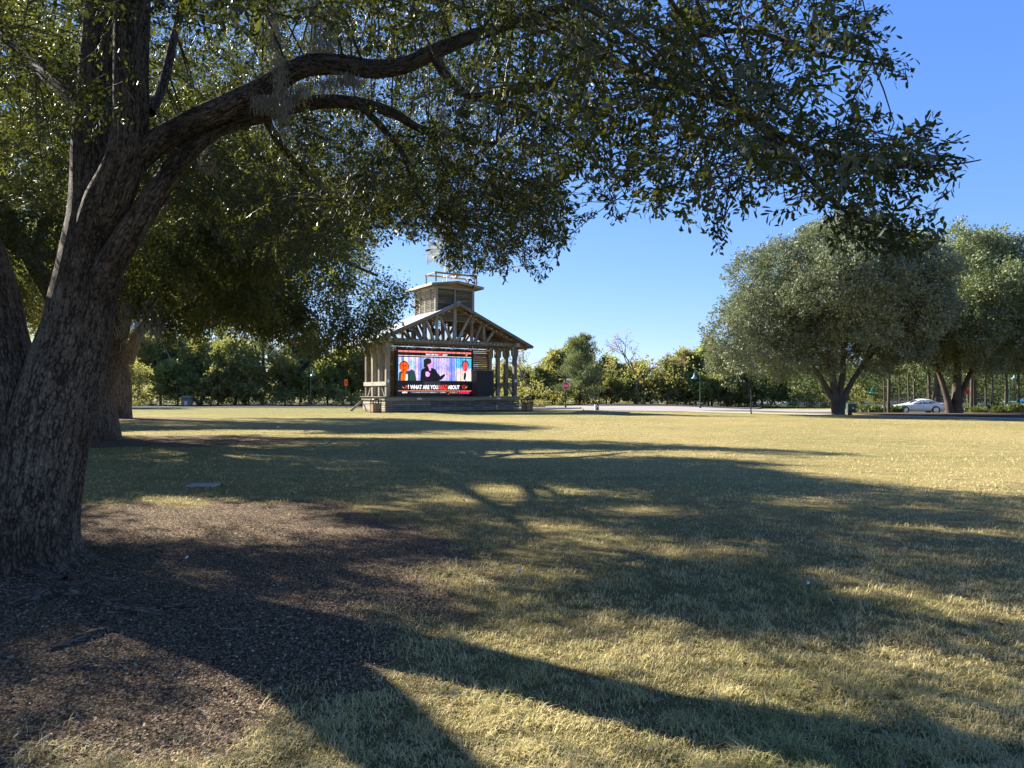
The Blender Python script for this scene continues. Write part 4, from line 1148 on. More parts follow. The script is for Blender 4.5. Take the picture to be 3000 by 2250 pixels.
bn = empty("wheeled_bin", ground(2962, 96.0)); tag(bn, "small bright blue bin left of the turquoise car", "bin")
b = MB(); b.prism([Vector((-.5,0,0)),Vector((.5,0,0)),Vector((.62,0,.85)),Vector((-.62,0,.85))],(0,-.4,0),(0,.4,0)); b.build("tub", M['binblue'], bn)
b = MB(); b.box(-.68,-.45,.852,.68,.45,.96); b.build("lid", M['galv'], bn)

# ------------------------------------------------------------------ tennis courts: fence, nets, canopies, players
CZ = -0.42
fx0, fx1, fY = 45.5, 92.0, 118.0
fn = empty("chain_link_fence", (fx0, fY, CZ)); tag(fn, "tall dark chain link fence round the tennis courts behind the right hand trees", "fence")
L = fx1-fx0
for k in range(int(L/3)+1):
    b = MB(); b.lathe((k*3,0,0), [(.05,0),(.05,2.98)], 6); b.build("fence_post", M['black'], fn)
for z in (2.95, .1): b = MB(); b.tube([(0,0,z),(L,0,z)], .035, 5); b.build("rail", M['black'] if z < 1 else M['utilgrey'], fn)
m, nt, out = newmat("chain_link_mesh")
d = N(nt, "ShaderNodeBsdfPrincipled"); d.inputs['Base Color'].default_value = (.02,.025,.025,1); d.inputs['Roughness'].default_value = .7
tr = N(nt, "ShaderNodeBsdfTransparent"); mx = N(nt, "ShaderNodeMixShader"); mx.inputs[0].default_value = .42
nt.links.new(tr.outputs[0], mx.inputs[1]); nt.links.new(d.outputs[0], mx.inputs[2]); nt.links.new(mx.outputs[0], out.inputs['Surface'])
M['mesh'] = m
b = MB(); b.add([(0,.03,.1),(L,.03,.1),(L,.03,2.93),(0,.03,2.93)], [(0,1,2,3)]); b.build("mesh_panel", m, fn)
for px_, Y_, w, lab in ((2410, 128, 12.5, "tennis net with a white band left of the green canopies"), (2675, 130, 12.5, "tennis net with a white band behind the white car"), (2890, 132, 14.0, "tennis net with a white band behind the pines at the right")):
    t = empty("tennis_net", (*ground(px_, Y_)[:2], CZ)); tag(t, lab, "net", "tennis nets")
    b = MB(); b.box(-w/2,-.03,.98,w/2,.03,1.10); b.build("white_band", M['white'], t)
    b = MB(); b.add([(-w/2,0,.05),(w/2,0,.05),(w/2,0,.975),(-w/2,0,.975)], [(0,1,2,3)]); b.build("net_mesh", M['mesh'], t)
    for s in (-1, 1): b = MB(); b.lathe((s*(w/2+.06),0,0), [(.05,0),(.05,1.15)], 8); b.build("net_post", M['black'], t)
for px_, Y_, w, lab in ((2563, 122, 2.9, "green canvas canopy above the players left of the white car"), (2692, 126, 2.3, "green canvas canopy above the roof of the white car"), (2772, 127, 2.0, "green canvas canopy half hidden by the right hand oak trunk"), (2822, 127, 2.2, "green canvas canopy behind the red orange sign")):
    t = empty("shade_canopy", (*ground(px_, Y_)[:2], CZ)); tag(t, lab, "canopy", "green shade canopies by the tennis courts")
    b = MB(); b.add([(-w/2,-w/2,2.15),(w/2,-w/2,2.15),(w/2,w/2,2.15),(-w/2,w/2,2.15),(-.3,0,2.95),(.3,0,2.95)], [(0,1,5,4),(1,2,5),(2,3,4,5),(3,0,4)])
    b.add([(-w/2,-w/2,2.15),(w/2,-w/2,2.15),(w/2,-w/2,1.98),(-w/2,-w/2,1.98)], [(0,1,2,3)]); b.add([(-w/2,-w/2,2.15),(-w/2,w/2,2.15),(-w/2,w/2,1.98),(-w/2,-w/2,1.98)], [(0,1,2,3)])
    b.build("canvas", M['fabric_green'], t)
    for sx in (-1, 1):
        for sy in (-1, 1): b = MB(); b.lathe((sx*(w/2-.06),sy*(w/2-.06),0), [(.035,0),(.035,2.14)], 6); b.build("pole", M['black'], t)

def skin_mesh(name, nodes, edges, mat, parent, sub=1):
    me = bpy.data.meshes.new(name); me.from_pydata([n[0] for n in nodes], edges, [])
    o = bpy.data.objects.new(name, me); col.objects.link(o); o.parent = parent
    sk = o.modifiers.new("skin", 'SKIN'); sk.use_smooth_shade = True
    if not me.skin_vertices: 
        bm = bmesh.new(); bm.from_mesh(me); bm.verts.layers.skin.verify(); bm.to_mesh(me); bm.free()
    for i, n in enumerate(nodes):
        me.skin_vertices[0].data[i].radius = (n[1], n[1]*(n[2] if len(n) > 2 else 1.0)); me.skin_vertices[0].data[i].use_root = (i == 0)
    s = o.modifiers.new("sub", 'SUBSURF'); s.levels = sub; s.render_levels = sub
    me.materials.append(mat); return o
def person(loc_, rz, label, top, bottom, lean=0.0, legs=None):
    t = empty("person", loc_, rz); tag(t, label, "person", "people at the tennis courts")
    l = lean
    B = [((0,0,.95),.13,.9), ((l*.3,0,1.15),.12,.8), ((l*.8,0,1.40),.14,.75), ((l,0,1.50),.06), ((l*1.1,0,1.58),.075), ((l*1.2,0,1.68),.095,1.1), ((l*1.2,0,1.76),.06)]
    E = [(0,1),(1,2),(2,3),(3,4),(4,5),(5,6)]
    for s in (-1, 1):
        i = len(B); B += [((l*.8,s*.19,1.42),.055), ((l*.7+.03,s*.24,1.15),.043), ((l*.6+.15,s*.22,.95),.032), ((l*.6+.20,s*.22,.90),.035)]
        E += [(2,i),(i,i+1),(i+1,i+2),(i+2,i+3)]
        for q, (dx, dy, ln) in enumerate(((.0,-.03,.07),(.01,-.01,.09),(.01,.01,.085),(.0,.03,.065),(.04,s*-.03,.05))):
            B.append(((l*.6+.20+dx, s*.22+dy, .90-ln), .010)); E.append((i+3, len(B)-1))
        i = len(B); B += [((0,s*.09,.90),.095), ((.04,s*.11,.50),.062), ((-.03,s*.12,.09),.042), ((.10,s*.13,.035),.035)]
        E += [(0,i),(i,i+1),(i+1,i+2),(i+2,i+3)]
    skin_mesh("body", B, E, M['skin'], t, 1)
    T = [((0,0,.97),.155,.9), ((l*.3,0,1.15),.145,.85), ((l*.8,0,1.42),.16,.75), ((l*.8,.20,1.42),.085), ((l*.7+.02,.25,1.22),.07), ((l*.8,-.20,1.42),.085), ((l*.7+.02,-.25,1.22),.07)]
    skin_mesh("shirt", T, [(0,1),(1,2),(2,3),(3,4),(2,5),(5,6)], top, t, 1)
    T = [((0,0,.95),.15), ((0,.10,.85),.115), ((.03,.115,.58),.10), ((0,-.10,.85),.115), ((.03,-.115,.58),.10)]
    skin_mesh("shorts", T, [(0,1),(1,2),(0,3),(3,4)], bottom, t, 1)
    b = MB(); b.lathe((l*1.2-.01,0,1.69), [(.108,0),(.11,.06),(.08,.115),(.02,.135)], 10); b.build("hair", M['hair'], t, smooth=True)
    return t
person((*ground(2584, 124.0)[:2], CZ), math.radians(100), "person in a coral red shirt beside the green canopy on the court", M['pink'], M['hair'])
person((*ground(2573, 123.0)[:2], CZ), math.radians(200), "person in a pale shirt and blue shorts left of the one in coral red", M['teal'], M['blue'], .06)
person((*ground(2554, 123.5)[:2], CZ), math.radians(-10), "person in light clothes under the left side of the green canopy", M['moss'], M['hair'], .12)
person((*ground(2771, 121.0)[:2], CZ), math.radians(40), "person in a coral top between the trunks of the right hand oak", M['pink'], M['blue'])
person((*ground(2608, 126.0)[:2], CZ), math.radians(-60), "person in white by the net post right of the small pines", M['white'], M['white'])

# ------------------------------------------------------------------ vegetation builders
def unit(n, r=rng):
    v = r.normal(size=(n, 3)); return v/np.linalg.norm(v, axis=1, keepdims=True)

def leaf_quads(p, size, aspect=0.5, dirs=None, droop=0.0, r=rng):
    """diamond leaves at p; returns verts, quads"""
    n = len(p); a = unit(n, r)
    if dirs is not None: a = a*0.75 + dirs; a /= np.linalg.norm(a, axis=1, keepdims=True)
    if droop: a[:,2] -= droop; a /= np.linalg.norm(a, axis=1, keepdims=True)
    b = np.cross(a, unit(n, r)); b /= np.linalg.norm(b, axis=1, keepdims=True)+1e-9
    L = (size*0.5)[:, None]; Wd = L*aspect
    v = np.stack([p-a*L, p+b*Wd+a*L*.15, p+a*L, p-b*Wd+a*L*.15], 1).reshape(-1, 3)
    return v, np.arange(4*n).reshape(n, 4)

def crown_points(R, zc, n_lobes, n_twigs, per, lobe_f, twig_len, r, zmin=-0.45, skirt=0.0, inner=0.15, up=0.2, center=(0,0), raw=False):
    R = np.array(R, float)
    u = unit(n_lobes*3, r); u = u[u[:,2] > zmin][:n_lobes]
    rad = np.where(r.random(len(u)) < inner, r.uniform(.2,.5,len(u)), r.uniform(.62,.86,len(u)))
    c = u*R*rad[:, None] + np.array([center[0], center[1], zc])
    lr = lobe_f*R.mean()*r.uniform(.65,1.25,len(u))
    li = r.choice(len(u), n_twigs, p=lr**2/np.sum(lr**2))
    d = unit(n_twigs, r); d = d + u[li]*0.55; d /= np.linalg.norm(d, axis=1, keepdims=True)
    pos = c[li] + d*lr[li][:, None]*(r.uniform(.45,1.0,n_twigs)**.6)[:, None]
    td = d + unit(n_twigs, r)*.7; td[:,2] += up; td /= np.linalg.norm(td, axis=1, keepdims=True)
    tl = twig_len*r.uniform(.6,1.5,n_twigs)
    t = r.random((n_twigs, per))
    lp = pos[:,None,:] + td[:,None,:]*(t*tl[:,None])[...,None] + r.normal(size=(n_twigs,per,3))*(tl*.16*(1.1-t.T).T.mean())[:,None,None]
    tw = r.random(n_twigs)
    if raw: return pos, td, tl, c
    tint = np.clip(tw[:,None]*.62 + r.random((n_twigs,per))*.38, 0, 1)
    return lp.reshape(-1,3), np.repeat(td, per, 0), tint.ravel(), c

def tube_np(pts, rad, n=12, step=None, lump=0.0, seed=0, uvs=1.0, ref=(0,1,0)):
    pts = np.array([tuple(p) for p in pts], float); rad = np.array(rad, float)
    d = np.r_[0, np.cumsum(np.linalg.norm(np.diff(pts, axis=0), axis=1))]
    if step:
        k = max(3, int(d[-1]/step)+1); t = np.linspace(0, d[-1], k)
        P0 = np.vstack([2*pts[0]-pts[1], pts, 2*pts[-1]-pts[-2]]); 
        seg = np.clip(np.searchsorted(d, t, 'right')-1, 0, len(pts)-2); u = ((t-d[seg])/(d[seg+1]-d[seg]+1e-9))[:,None]
        a, b_, c, e = P0[seg], P0[seg+1], P0[seg+2], P0[seg+3]
        q = .5*((2*b_)+(-a+c)*u+(2*a-5*b_+4*c-e)*u**2+(-a+3*b_-3*c+e)*u**3)
        rr = np.interp(t, d, rad); dd = t
    else: q, rr, dd = pts, rad, d
    k = len(q); T = np.gradient(q, axis=0); T /= np.linalg.norm(T, axis=1, keepdims=True)
    th = np.linspace(0, 2*np.pi, n+1)
    r_ = np.array(ref, float); V = np.zeros((k, n+1, 3)); sd = np.random.default_rng(seed); ph = sd.uniform(0, 6.28, 12)
    for i in range(k):
        x = r_ - T[i]*(r_@T[i]); x /= np.linalg.norm(x); r_ = x; y = np.cross(T[i], x)
        f = 1.0
        if lump:
            s = dd[i]
            f = 1 + lump*(np.sin(2*th+ph[0]+s*.9)*.5 + np.sin(3*th+ph[1]-s*1.3)*.45 + np.sin(5*th+ph[2]+s*2.1)*.25 + .5*np.sin(s*2.7+ph[3]+th) + .3*np.sin(s*6.1+ph[4]+2*th) + .12*np.sin(s*13+ph[5]+3*th))
        V[i] = q[i] + (x[None]*np.cos(th)[:,None] + y[None]*np.sin(th)[:,None])*(rr[i]*f)[..., None] if lump else q[i] + (x[None]*np.cos(th)[:,None] + y[None]*np.sin(th)[:,None])*rr[i]
    uv = np.zeros((k, n+1, 2)); uv[...,0] = th[None]/(2*np.pi)*(2*np.pi*max(rr.mean(),.02))*uvs; uv[...,1] = dd[:,None]*uvs
    i = np.arange(k*(n+1)).reshape(k, n+1)
    f = np.stack([i[:-1,:-1], i[:-1,1:], i[1:,1:], i[1:,:-1]], -1).reshape(-1,4)
    return V.reshape(-1,3), f, uv.reshape(-1,2)

class NB:
    def __init__(s): s.v=[]; s.f=[]; s.u=[]; s.n=0
    def add(s, t):
        v, f, u = t; s.v.append(v); s.f.append(f+s.n); s.u.append(u); s.n += len(v)
    def build(s, name, mat, parent=None, smooth=True):
        return mesh_np(name, np.concatenate(s.v), np.concatenate(s.f), mat, parent, uv=np.concatenate(s.u), smooth=smooth)

def bend(a, b_, sag=0.15, n=5, r=rng):
    a = np.array(tuple(a), float); b_ = np.array(tuple(b_), float); t = np.linspace(0,1,n)[:,None]
    L = np.linalg.norm(b_-a); mid = unit(1, r)*L*sag*.5; mid[0,2] += L*sag
    return a + (b_-a)*t + mid*(4*t*(1-t))

_spr = {}
def spray_sources(name, leafm, leaf, aspect, tl, seed, per=22, kinds=4):
    key = (leafm.name, round(leaf,2), round(float(tl),1))
    if key in _spr: return _spr[key]
    out = []; r = np.random.default_rng(seed+900)
    for k in range(kinds):
        t = r.random(per); t[:6] = 1; p = np.zeros((per,3)); p[:,0] = t*tl; p += r.normal(size=(per,3))*tl*.20
        d = np.tile([[.9,0,0]], (per,1))
        v, q = leaf_quads(p, leaf*r.uniform(.7,1.3,per), aspect, d, 0, r)
        out.append(mesh_np("leaf_spray", v, q, leafm, tint=np.repeat(r.random(per),4), link=False))
    _spr[key] = out
    return out

def tree(name, label, cat, loc_, stems, crowns, leafm, barkm, group=None, seed=1, leaf=.13, aspect=.5, limbs=10, trunk_sides=10, droop=0.0, wood_name="trunk", uv_step=None, sprays=True, dense=1.0):
    """stems: list of (points, radii) relative to the base; crowns: dicts for crown_points"""
    r = np.random.default_rng(seed)
    t = empty(name, loc_); tag(t, label, cat, group)
    nb = NB(); tips = []
    for i, (p, rd) in enumerate(stems):
        nb.add(tube_np(p, rd, trunk_sides, uv_step or .5, .06, seed+i)); tips.append(np.array(p[-1], float)); 
    allc = []
    if sprays:
        PP=[];RR=[];SS=[]
        for cr in crowns:
            cr = dict(cr); cr['n_twigs'] = int(cr['n_twigs']*dense)
            pos, td, tl, c = crown_points(r=r, raw=True, **cr); allc.append(c)
            if droop: td[:,2] -= droop*2; td /= np.linalg.norm(td,axis=1,keepdims=True)
            PP.append(pos); RR.append(eulers(td, r.uniform(0,6.28,len(pos)))); SS.append(tl)
        PP=np.concatenate(PP); src = spray_sources(name, leafm, leaf, aspect, np.mean(np.concatenate(SS)), seed)
        m_ = (PP[:,2] > 1.2) & ~(sunny(PP+np.array(tuple(loc_)), .55) & (r.random(len(PP)) < .98))
        gn_scatter("crown", PP[m_], np.concatenate(RR)[m_], np.clip(np.concatenate(SS)/np.mean(np.concatenate(SS)), .7, 1.4)[m_], r.integers(0, len(src), m_.sum()), src, t)
    V=[];Q=[];T=[];n=0
    for cr in ([] if sprays else crowns):
        lp, dr, ti, c = crown_points(r=r, **cr)
        allc.append(c)
        v, q = leaf_quads(lp, leaf*r.uniform(.7,1.3,len(lp)), aspect, dr, droop, r)
        V.append(v); Q.append(q+n); T.append(np.repeat(ti,4)); n += len(v)
    c = np.concatenate(allc)
    for j in r.permutation(len(c))[:limbs]:
        st = min(tips, key=lambda q: np.linalg.norm(q-c[j])); L = np.linalg.norm(c[j]-st)
        r0 = max(.03, .02*L)
        nb.add(tube_np(bend(st, c[j], .12, 5, r), np.linspace(r0*1.6, r0*.35, 5), 6, None))
    nb.build(wood_name, barkm, t)
    if not sprays: mesh_np("crown", np.concatenate(V), np.concatenate(Q), leafm, t, tint=np.concatenate(T))
    return t

# ------------------------------------------------------------------ the two big oaks on the right and the one behind them
g1 = ground(2450, 53.0)
tree("oak_tree", "broad grey green live oak with a short many stemmed trunk right of the lawn", "tree", g1,
     [([(0,0,-.1),(-.35,0,1.2),(-1.4,.2,3.2),(-3.2,.4,5.2),(-5,.5,6.8)], [.30,.22,.19,.14,.09]), ([(.05,0,-.1),(-.1,-.1,1.4),(-.5,-.2,3.6),(-1.2,-.3,6.5),(-1.5,0,9)], [.36,.26,.20,.15,.09]),
      ([(.2,.1,-.1),(.3,.1,1.5),(.55,.1,3.5),(.6,.3,6.0),(.4,.4,8.5)], [.36,.25,.20,.16,.09]), ([(.3,0,-.1),(.6,0,1.3),(1.6,-.1,3.2),(3.2,-.2,5.2),(5,0,7)], [.30,.21,.18,.13,.08])],
     [dict(R=(8.3,7.6,5.1), zc=8.2, n_lobes=110, n_twigs=12000, per=15, lobe_f=.19, twig_len=.55, zmin=-.80, center=(-.2,0)),
      dict(R=(4.4,4.0,2.6), zc=5.6, n_lobes=26, n_twigs=2000, per=15, lobe_f=.28, twig_len=.6, zmin=-.9, center=(-5.4,0)),
      dict(R=(4.0,3.5,2.6), zc=11.3, n_lobes=16, n_twigs=1200, per=15, lobe_f=.35, twig_len=.6, zmin=0, center=(.9,0)),
      dict(R=(5.8,5.0,2.1), zc=5.3, n_lobes=34, n_twigs=2600, per=15, lobe_f=.22, twig_len=.55, zmin=-.95, center=(.4,0))],
     M['leaf_grey'], M['bark_far'], None, 11, leaf=.14, aspect=.55, limbs=26)
g2 = ground(2795, 57.5)
tree("oak_tree", "tall bright green live oak with dark forked stems at the right edge of the photo", "tree", g2,
     [([(-.3,0,-.1),(-.6,0,1.4),(-1.2,.2,3.5),(-2.2,.4,6)], [.36,.24,.18,.11]), ([(.2,0,-.1),(.2,0,1.5),(.3,0,4.5),(.6,0,8)], [.50,.34,.27,.16]), ([(.3,0,.2),(.6,0,1.6),(1.5,0,3.6),(2.4,.1,5.4),(4.0,.2,7.5)], [.3,.21,.18,.14,.08])],
     [dict(R=(8.2,6.5,5.5), zc=8.7, n_lobes=120, n_twigs=13000, per=15, lobe_f=.18, twig_len=.65, zmin=-.88, center=(2.4,0)),
      dict(R=(7.2,5.5,2.3), zc=5.7, n_lobes=36, n_twigs=3000, per=15, lobe_f=.20, twig_len=.6, zmin=-.95, center=(2.6,0))],
     M['leaf_bright'], M['bark_far'], None, 12, leaf=.15, aspect=.55, limbs=20)
g3 = ground(2742, 79.0)
tree("oak_tree", "dark live oak filling the gap between the two right hand oaks", "tree", g3,
     [([(0,0,-.1),(.1,0,2.5),(.3,0,6)], [.5,.36,.2])],
     [dict(R=(10.0,5,8.2), zc=11.6, n_lobes=60, n_twigs=7000, per=15, lobe_f=.25, twig_len=.8, zmin=-.75)], M['leaf_dark'], M['bark_far'], None, 13, leaf=.22, aspect=.55, limbs=12)

# ------------------------------------------------------------------ the row of oaks going back on the left
g = Vector((-13.75, 24.5, 0))
def dn(px, py, Y): v = at(px, py, Y); return v
def rel(base, L): return [dn(*q) - base for q in L]
tree("oak_tree", "second live oak of the row with a thick reddish trunk behind the nearest one", "tree", g,
     [(rel(g, [(262,1300,24.5),(262,1180,24.5),(290,1050,24.5),(322,930,24.5),(360,820,24.6),(430,700,24.8)]), [1.0,.80,.72,.66,.5,.32]),
      (rel(g, [(330,940,24.4),(400,880,24),(480,815,23.5),(600,740,23)]), [.48,.30,.24,.15]), (rel(g, [(250,1050,24.6),(180,900,25),(90,760,25.5)]), [.6,.4,.25])],
     [dict(R=(10.5,9.0,5.2), zc=8.6, n_lobes=110, n_twigs=21000, per=15, lobe_f=.20, twig_len=.5, zmin=-.80, center=(-.2,0), up=-.1),
      dict(R=(4.5,3.8,3.0), zc=6.1, n_lobes=30, n_twigs=6500, per=15, lobe_f=.27, twig_len=.5, zmin=-.85, center=(5.9,-.5), up=-.15)],
     M['leaf_mid'], M['bark_mid'], None, 21, leaf=.10, aspect=.5, limbs=30, trunk_sides=40, droop=.15, uv_step=.15)
g = Vector((-25.2, 46.0, 0))
tree("oak_tree", "third and farthest live oak of the row at the left", "tree", g,
     [(rel(g, [(352,1225,46),(352,1120,46),(345,1020,46),(350,900,46),(360,800,46)]), [.72,.60,.55,.42,.3]), (rel(g, [(372,1060,45.9),(400,990,45.5),(440,930,45),(500,840,44)]), [.40,.34,.3,.2])],
     [dict(R=(10.0,8.5,5.0), zc=9.4, n_lobes=80, n_twigs=9000, per=15, lobe_f=.24, twig_len=.8, zmin=-.55, up=-.05)],
     M['leaf_olive'], M['bark_mid'], None, 22, leaf=.15, aspect=.55, limbs=22, trunk_sides=28, uv_step=.2)
g = Vector((-24.5, 18.5, 0))
tree("oak_tree", "dark live oak at the far left edge behind the nearest trunk", "tree", g,
     [([(0,0,-.1),(.2,0,2),(.4,0,5)], [.8,.6,.4])],
     [dict(R=(9.5,8.5,5.2), zc=8.4, n_lobes=70, n_twigs=8000, per=15, lobe_f=.24, twig_len=.7, zmin=-.55)], M['leaf_mid'], M['bark_far'], None, 23, leaf=.15, aspect=.55, limbs=14)
g = Vector((-34.0, 36.0, 0))
tree("oak_tree", "shadowy live oak behind the fork of the nearest trunk", "tree", g,
     [([(0,0,-.1),(.2,0,2),(.4,0,5)], [.8,.6,.4])],
     [dict(R=(9.5,8.5,5.5), zc=8.6, n_lobes=60, n_twigs=7000, per=15, lobe_f=.24, twig_len=.8, zmin=-.55)], M['leaf_mid'], M['bark_far'], None, 24, leaf=.19, aspect=.55, limbs=14)

# ------------------------------------------------------------------ the wood beyond the road
def bushy(px, Y, h, w, matk, label, cat="tree", name="leafy_tree", seed=0, n=None, low=-1.0, leaf=.30, aspect=.6, trunk=True, dx=0):
    g = ground(px, Y)
    R = (w/2*.9, w/2*.75, h*(.46 if low < -.8 else .36)); zc = h-R[2]*1.28
    n = n or int(80*(w*h)**.62)
    rr = np.random.default_rng(seed)
    stems = [([(0,0,-.1),(rr.uniform(-.2,.2),0,h*.35),(rr.uniform(-.4,.4),0,h*.72)], [.03*h*.5+.04,.02*h*.5+.04,.03])]
    t = tree(name, label, cat, g, stems, [dict(R=R, zc=zc, n_lobes=30, n_twigs=n, per=11, lobe_f=.27, twig_len=.09*h, zmin=low)], M[matk], M['bark_pale' if rr.random() < .5 else 'bark_far'], None, seed, leaf=leaf, aspect=aspect, limbs=6, trunk_sides=7)
    return t

def pine(px, Y, h, w, label, seed, matk='leaf_pine', bare=.2, name="pine_tree", group=None, tr=None, density=1.0):
    r = np.random.default_rng(seed); g = ground(px, Y)
    t = empty(name, g); tag(t, label, "tree", group)
    nb = NB(); lean = r.uniform(-.035,.035); tr = tr or .012*h+.05
    nb.add(tube_np([(0,0,-.1),(lean*h*.5,0,h*.5),(lean*h,0,h)], [tr,tr*.75,.03], 8, .8, .04, seed))
    P=[];D=[]
    nbr = int(34*density)
    for k in range(nbr):
        f = bare+(1-bare)*(k/nbr)**.9; z = f*h; L = w/2*(1.05-f)**.75*r.uniform(.6,1.1)+.25; a = r.uniform(0,6.28)
        d = np.array([math.cos(a), math.sin(a), r.uniform(.15,.65)*(.4+f)])
        e = np.array([lean*z,0,z]) + d*L
        nb.add(tube_np(np.array([[lean*z,0,z],[lean*z,0,z]+d*L*.5*np.array([1,1,.7]),e]), [.05,.035,.012], 4))
        m = int(38*L**.7)
        s = r.uniform(.25,1.0,m)**.7
        c = np.array([lean*z,0,z]) + d*L*s[:,None] + r.normal(size=(m,3))*np.array([.22,.22,.16])*L**.5
        k_ = 4
        P.append(np.repeat(c,k_,0)+r.normal(size=(m*k_,3))*.10); D.append(np.repeat(unit(m,r)*.3+np.array([0,0,.8])+d*.5,k_,0))
    P=np.concatenate(P); D=np.concatenate(D)
    kp = ~(sunny(P+np.array(tuple(g)), .3) & (r.random(len(P)) < .97)); P, D = P[kp], D[kp]
    v,q = leaf_quads(P, r.uniform(.30,.55,len(P)), .13, D, 0, r)
    nb.build("trunk", M['bark_far'], t)
    mesh_np("crown", v, q, M[matk], t, tint=np.repeat(np.clip(r.random(len(P))*.8,0,.8),4))
    return t

# far mass of woodland that reads as one body of leaves
r = np.random.default_rng(99); P=[];T=[]
nC = 6500
ux = r.uniform(-105, 120, nC); uy = r.uniform(97, 132, nC); uh = r.uniform(3.0, 8.2, nC)
uh = uh*(.86+.12*np.sin(ux*.13)+.10*np.sin(ux*.41+2)+.07*np.sin(ux*1.1)); uh = np.where(ux < -8, uh*1.18, uh); uh = np.where(ux > 35, uh*1.25, uh)
for i in range(nC):
    k = 34; c = np.array([ux[i], uy[i], r.uniform(.15,1)*uh[i]])
    P.append(c + unit(k,r)*r.uniform(.2,1.2,(k,1))); T.append(np.clip(r.random()*.6+r.random(k)*.35,0,1))
P=np.concatenate(P); T=np.concatenate(T)
v,q = leaf_quads(P, r.uniform(.20,.45,len(P)), .6, r=r)
rt = np.repeat(P[:,0] > 26, 1)
for sel_, mk_, lb_ in ((~rt, 'leaf_olive', "distant mass of mixed woodland behind the nearer trees"), (rt, 'leaf_shade', "distant darker mass of woodland behind the tennis courts")):
    tag(mesh_np("woodland", v.reshape(-1,4,3)[sel_].reshape(-1,3), np.arange(4*sel_.sum()).reshape(-1,4), M[mk_], tint=np.repeat(T[sel_],4)), lb_, "woodland", kind='stuff')
# undergrowth along the far side of the road
P=[];T=[]
for x in np.arange(-75, 52, .55):
    yb = 88.6 + r.uniform(0,3.5) + (9 if x > 2 else 0)*min(1, max(0,(x-2)/10))
    for q_ in range(4):
        k = 34; c = np.array([x+r.uniform(-.5,.5), yb+r.uniform(0,3.5), r.uniform(.1, 2.3+.7*math.sin(x*.7))])
        P.append(c + unit(k,r)*r.uniform(.1,.75,(k,1))*np.array([1,1,.8])); T.append(np.clip(r.random()*.6+r.random(k)*.35,0,1))
P=np.concatenate(P); P[:,2]=np.abs(P[:,2])+gz(P[:,0],P[:,1]); T=np.concatenate(T)
v,q = leaf_quads(P, r.uniform(.16,.36,len(P)), .55, r=r)
tag(mesh_np("undergrowth", v, q, M['leaf_olive'], tint=np.repeat(T,4)), "dark tangled undergrowth along the foot of the wood", "undergrowth", kind='stuff')

